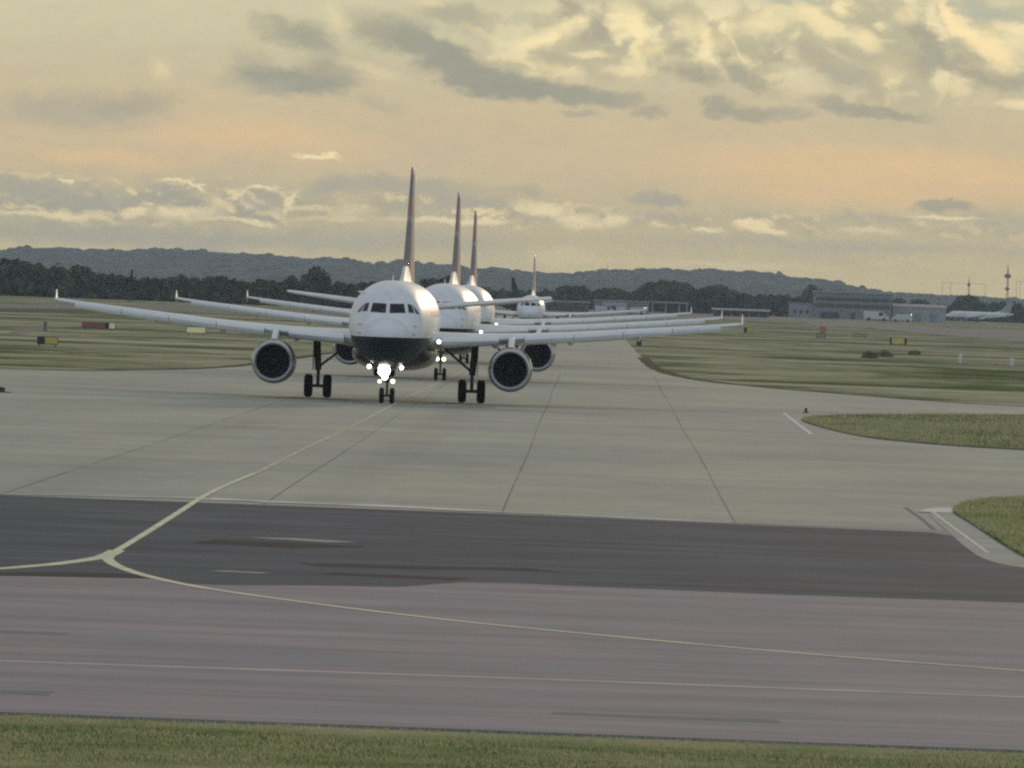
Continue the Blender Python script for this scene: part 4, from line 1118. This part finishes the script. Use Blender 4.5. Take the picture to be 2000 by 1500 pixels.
def shrub(px_, top, bot, wpx, label):
    p = gp(px_, bot); s = F / p.y; H = (bot - top) / s; root = empty('shrub', (p.x, p.y, 0)); tag(root, label, 'shrub', 'shrubs in the right grass')
    t = MB(); rnd = random.Random(int(px_))
    for k in range(5): t.tube((0, 0, 0), (rnd.uniform(-.3, .3) * H, rnd.uniform(-.3, .3) * H, H * .6), .03, .015, 5)
    t.build('stem', M['bark'], root)
    m = MB(); crown(m, (0, 0, H * .42), wpx / s / 2, H * .5, 500, .10, 9, False, rnd); crown(m, (0, 0, H * .15), wpx / s / 1.7, H * .22, 300, .09, 9, False, rnd); quick(m, 'foliage', mat_leaf('shrub leaves', (.14, .155, .075), (.27, .27, .15)), root)
for x, t_, b_, w_, lb in ((1700, 684, 700, 34, 'flat dull green shrub leftmost of the three below the yellow sign'), (1730, 682, 697, 28, 'slightly taller dull green shrub directly below the yellow sign'),
                          (1786, 683, 693, 24, 'small low shrub just right of the yellow sign')):
    shrub(x, t_, b_, w_, lb)

# ------------------------------------------------------------------ buildings beyond the field
M['bgrey'] = mat_plain('grey cladding', (0.22, 0.24, 0.24), .7, var=.08, scale=.3)
M['bpale'] = mat_plain('pale cladding', (0.34, 0.36, 0.36), .7, var=.08, scale=.3)
M['bdark'] = mat_plain('dark glazing', (0.045, 0.055, 0.058), .3)
M['broof'] = mat_plain('roof sheet', (0.27, 0.28, 0.275), .6, var=.06)
M['bbrown'] = mat_plain('brown cladding', (0.15, 0.135, 0.12), .8, var=.2, scale=.4)
def bld(name, label, x0, x1, ytop, Y, cat='building'):
    a = at(x0, ytop, Y); b = at(x1, ytop, Y); H = (a.z + b.z) / 2
    root = empty(name, ((a.x + b.x) / 2, Y, 0)); tag(root, label, cat)
    return root, (b.x - a.x), H
# main three-deck block
Yb = 2650
rt, W_, H = bld('airport_building', 'wide grey airport building with two dark window bands, right of the domed trees', 1592, 1742, 573, Yb)
MB().box(-W_/2, W_/2, 0, 22, 0, H).build('wall', M['bgrey'], rt)
r_ = MB().box(-W_/2 - .4, W_/2 + .4, -.4, 22.4, H + .005, H + .5).build('roof', M['bpale'], rt)
MB().box(-W_*.3, -W_*.1, 6, 12, H + .505, H + 1.3).build('roof_unit', M['bgrey'], r_)
for k, (z0, z1) in enumerate(((.44, .58), (.70, .82))):
    for q in range(8):
        a = -W_/2 + .35 + q * (W_ - .7) / 8
        MB().box(a, a + (W_ - .7) / 8 - .25, -.12, -.003, H * z0, H * z1).build('window', M['bdark'], rt)
for x_, w_ in ((-.42, .24), (-.02, .05), (.18, .22)):
    MB().box(W_ * x_, W_ * (x_ + w_), -.15, -.003, .05, H * .26).build('loading_door', M['bdark'], rt)
rt, W_, H = bld('annex', 'lower pale grey annex joined to the left of the wide grey building', 1543, 1591, 593, Yb + 2)
MB().box(-W_/2, W_/2, 0, 16, 0, H).build('wall', M['bpale'], rt); MB().box(-W_/2 - .25, W_/2 + .05, -.25, 16.2, H + .005, H + .3).build('roof', M['broof'], rt)
for q in range(3): MB().box(-W_*.35 + q * W_*.25, -W_*.35 + q*W_*.25 + W_*.12, -.08, -.003, H*.3, H*.55).build('window', M['bdark'], rt)
rt, W_, H = bld('shed', 'long pale grey shed right of the wide grey building', 1743, 1848, 600, Yb + 5)
MB().box(-W_/2 + .1, W_/2, 0, 18, 0, H).build('wall', M['bpale'], rt)
m = MB(); m.loft([[(x_, -.3, H + .005), (x_, 9, H + 1.0), (x_, 18.3, H + .005)] for x_ in (-W_/2 + .05, W_/2 + .3)]); m.build('roof', M['bgrey'], rt)
for q in range(3): MB().box(-W_*.4 + q*W_*.3, -W_*.4 + q*W_*.3 + W_*.14, -.1, -.003, .05, H*.55).build('sliding_door', M['bgrey'], rt)
# low buildings behind the right-hand wings
rt, W_, H = bld('low_terminal', 'low building with pale flat roof directly right of the last jet', 1066, 1150, 591, 2300)
MB().box(-W_/2, W_/2, 0, 12, 0, H).build('wall', M['bbrown'], rt); MB().box(-W_/2 - .4, W_/2 + .4, -.5, 12.4, H + .005, H + .55).build('roof', M['broof'], rt)
for q in range(6): MB().box(-W_*.46 + q*W_*.155, -W_*.46 + q*W_*.155 + W_*.09, -.1, -.003, H*.25, H*.7).build('window', M['bdark'], rt)
rt, W_, H = bld('service_block', 'grey service block with sloping front between the low building and the canopy frame', 1160, 1268, 589, 2320)
MB().box(-W_/2, W_/2, 0, 14, 0, H).build('wall', M['bgrey'], rt)
m = MB(); m.loft([[(x_, -2.0, H*.62), (x_, -.01, H*.62), (x_, -.01, H*.97)] for x_ in (-W_*.35, W_*.1)]); m.build('lean_to_roof', M['broof'], rt)
MB().box(-W_/2 - .2, W_/2 + .2, -.2, 14.2, H + .005, H + .3).build('roof', M['bpale'], rt)
for q in range(4): MB().box(-W_*.05 + q*W_*.13, W_*.02 + q*W_*.13, -.1, -.003, .1, H*.5).build('loading_door', M['bdark'], rt)
rt, W_, H = bld('canopy', 'open pale canopy frame on white posts in front of the biggest domed tree', 1272, 1345, 589, 2290, 'canopy')
MB().box(-W_/2, W_/2, 0, 9, H - .55, H).build('roof', M['broof'], rt)
for sx in (-.46, -.1, .26, .46):
    for yy in (.3, 8.6): MB().box(W_*sx - .16, W_*sx + .16, yy, yy + .3, 0, H - .552).build('post', M['bpale'], rt)
MB().box(-.1*W_ + .3, .26*W_ - .3, 5, 8, .02, H*.75).build('kiosk', M['bdark'], rt)
rt, W_, H = bld('long_shelter', 'long low shelter with thin pale roof beyond the wingtips', 1390, 1505, 603, 2450, 'shelter')
m = MB(); m.loft([[(x_, y_, z_) for y_, z_ in ((0, H - .5), (3, H), (6, H - .5), (6, H - .65), (0, H - .65))] for x_ in (-W_/2, W_/2)]); m.build('roof', M['broof'], rt)
for q in range(7): MB().box(-W_*.48 + q*W_*.155, -W_*.48 + q*W_*.155 + .2, 1, 1.2, 0, H - .66).build('post', M['bpale'], rt)
MB().box(-W_*.48, W_*.48, 4.5, 4.7, 0, H*.6).build('back_wall', M['bbrown'], rt)
# vans on the far apron
M['vanwhite'] = mat_plain('van paint', (0.6, 0.61, 0.6), .4, coat=.2)
def van(px_, Y, label, col='vanwhite', sc_=1.0, rz=0.0):
    p = at(px_, 600, Y); root = empty('van', (p.x, Y, .05), rz, sc_); tag(root, label, 'van', 'vans on the far apron')
    prof_ = [(-2.6, .35), (2.6, .35), (2.6, .95), (1.95, 1.2), (1.35, 2.0), (-2.45, 2.05), (-2.6, 1.9)]
    b = MB(); b.loft([[(x_, y_, z_) for x_, z_ in prof_] for y_ in (-.95, .95)]); bo = b.build('body', M[col], root)
    w = MB(); w.add([(1.37, -.8, 1.98), (1.37, .8, 1.98), (1.96, .8, 1.26), (1.96, -.8, 1.26)], [(0, 1, 2, 3)]); w.v = [(x_ + .03, y_, z_ + .03) for x_, y_, z_ in w.v]; w.build('windscreen', M['glass'], root)
    MB().box(.4, 1.3, -.975, -.952, 1.15, 1.8).build('side_window', M['glass'], root)
    for x_ in (-1.7, 1.6):
        for y_ in (-.9, .9):
            MB().revolve([(-.1, .01), (-.1, .3), (-.07, .34), (.07, .34), (.1, .3), (.1, .01)], (x_, y_, .34), 'Y', 16).build('wheel', M['tyre'], root, True)
van(1182, 2260, 'pale van in front of the grey service block, leftmost', rz=.2)
van(1216, 2250, 'pale van in front of the grey service block, second from left', rz=1.2)
van(1243, 2262, 'pale van beside the left post of the canopy frame', rz=2.9)
van(1712, 2560, 'larger pale van before the right half of the wide grey building', sc_=1.5, rz=.1)
van(1762, 2570, 'pale van before the long grey shed', sc_=1.2, rz=3.0)
# masts
M['steel'] = mat_plain('mast steel', (0.25, 0.24, 0.21), .75)
M['gantry'] = mat_plain('pale gantry tube', (0.55, 0.53, 0.45), .75)
def mast(px_, ytop, ybase, Y, label, discs=(), wpx=2.0):
    p = at(px_, ytop, Y); s = F / Y; H = p.z
    root = empty('radio_mast', (p.x, Y, 0)); tag(root, label, 'mast')
    r = wpx / s / 2
    t = MB()
    for a in range(3):
        an = a * 2.094; t.tube((r*1.6*math.cos(an), r*1.6*math.sin(an), 0), (r*.5*math.cos(an), r*.5*math.sin(an), H*.9), r*.35, r*.25, 5)
    for k in range(14):
        z = H * .9 * k / 14; q0 = 1.6 - 1.1*k/14; q1 = 1.6 - 1.1*(k+1)/14
        for a in range(3):
            a0, a1 = a*2.094, (a+1)*2.094
            t.tube((r*q0*math.cos(a0), r*q0*math.sin(a0), z), (r*q1*math.cos(a1), r*q1*math.sin(a1), z + H*.9/14), r*.14, None, 4)
    t.tube((0, 0, H*.88), (0, 0, H), r*.5, r*.3, 6)
    t.build('lattice', M['steel'], root)
    for yp, rr, hh in discs:
        z = at(px_, yp, Y).z
        MB().revolve([(-hh/s/2, rr/s*.5), (-hh/s*.1, rr/s), (hh/s*.3, rr/s*.8), (hh/s/2, rr/s*.3)], (0, 0, z), 'Z', 16).build('platform', M['steel'], root, True)
mast(1969, 517, 600, 3400, 'tall radio mast with two bulging platforms at the right edge', ((539, 7, 9), (564, 5, 6)), 4.0)
mast(1893, 541, 585, 3400, 'thin radio mast rising behind the near-black tree', ((556, 3, 8),), 3.0)
mast(1187, 514, 533, 8000, 'tiny mast on the hill skyline right of the fourth tail fin', (), 1.6)
def gantry(xs_, ytop, Y, label):
    a = at(xs_[0], ytop, Y); b = at(xs_[-1], ytop, Y); H = (a.z + b.z) / 2; s = F / Y
    root = empty('approach_light_gantry', ((a.x + b.x)/2, Y, 0)); tag(root, label, 'gantry')
    c = (a.x + b.x) / 2
    m = MB(); m.box(a.x - c - .3, b.x - c + .3, -.07, .07, H - .14, H); m.build('crossbar', M['gantry'], root)
    for q in xs_:
        x_ = at(q, ytop, Y).x - c
        MB().tube((x_, 0, 0), (x_, 0, H - .142), .10, .08, 8).build('leg', M['gantry'], root)
gantry((1841, 1857, 1925), 553, 3500, 'thin approach light gantry left of the tall radio mast')
gantry((1986, 1993, 2003), 549, 3500, 'approach light gantry right of the tall radio mast at the right edge')

# ------------------------------------------------------------------ air
hz = MB(); hz.box(-3500, 3500, -400, 10500, -1.2, 75)
m = bpy.data.materials.new('haze'); m.use_nodes = True
for n in list(m.node_tree.nodes): m.node_tree.nodes.remove(n)
out = m.node_tree.nodes.new('ShaderNodeOutputMaterial'); pv = m.node_tree.nodes.new('ShaderNodeVolumePrincipled')
pv.inputs['Color'].default_value = (0.68, 0.84, 1.0, 1); pv.inputs['Density'].default_value = 7.2e-5; pv.inputs['Anisotropy'].default_value = 0.1
m.node_tree.links.new(pv.outputs[0], out.inputs['Volume'])
ho = hz.build('haze', m); tag(ho, 'thin bluish evening haze over the whole airfield', 'haze', kind='stuff')
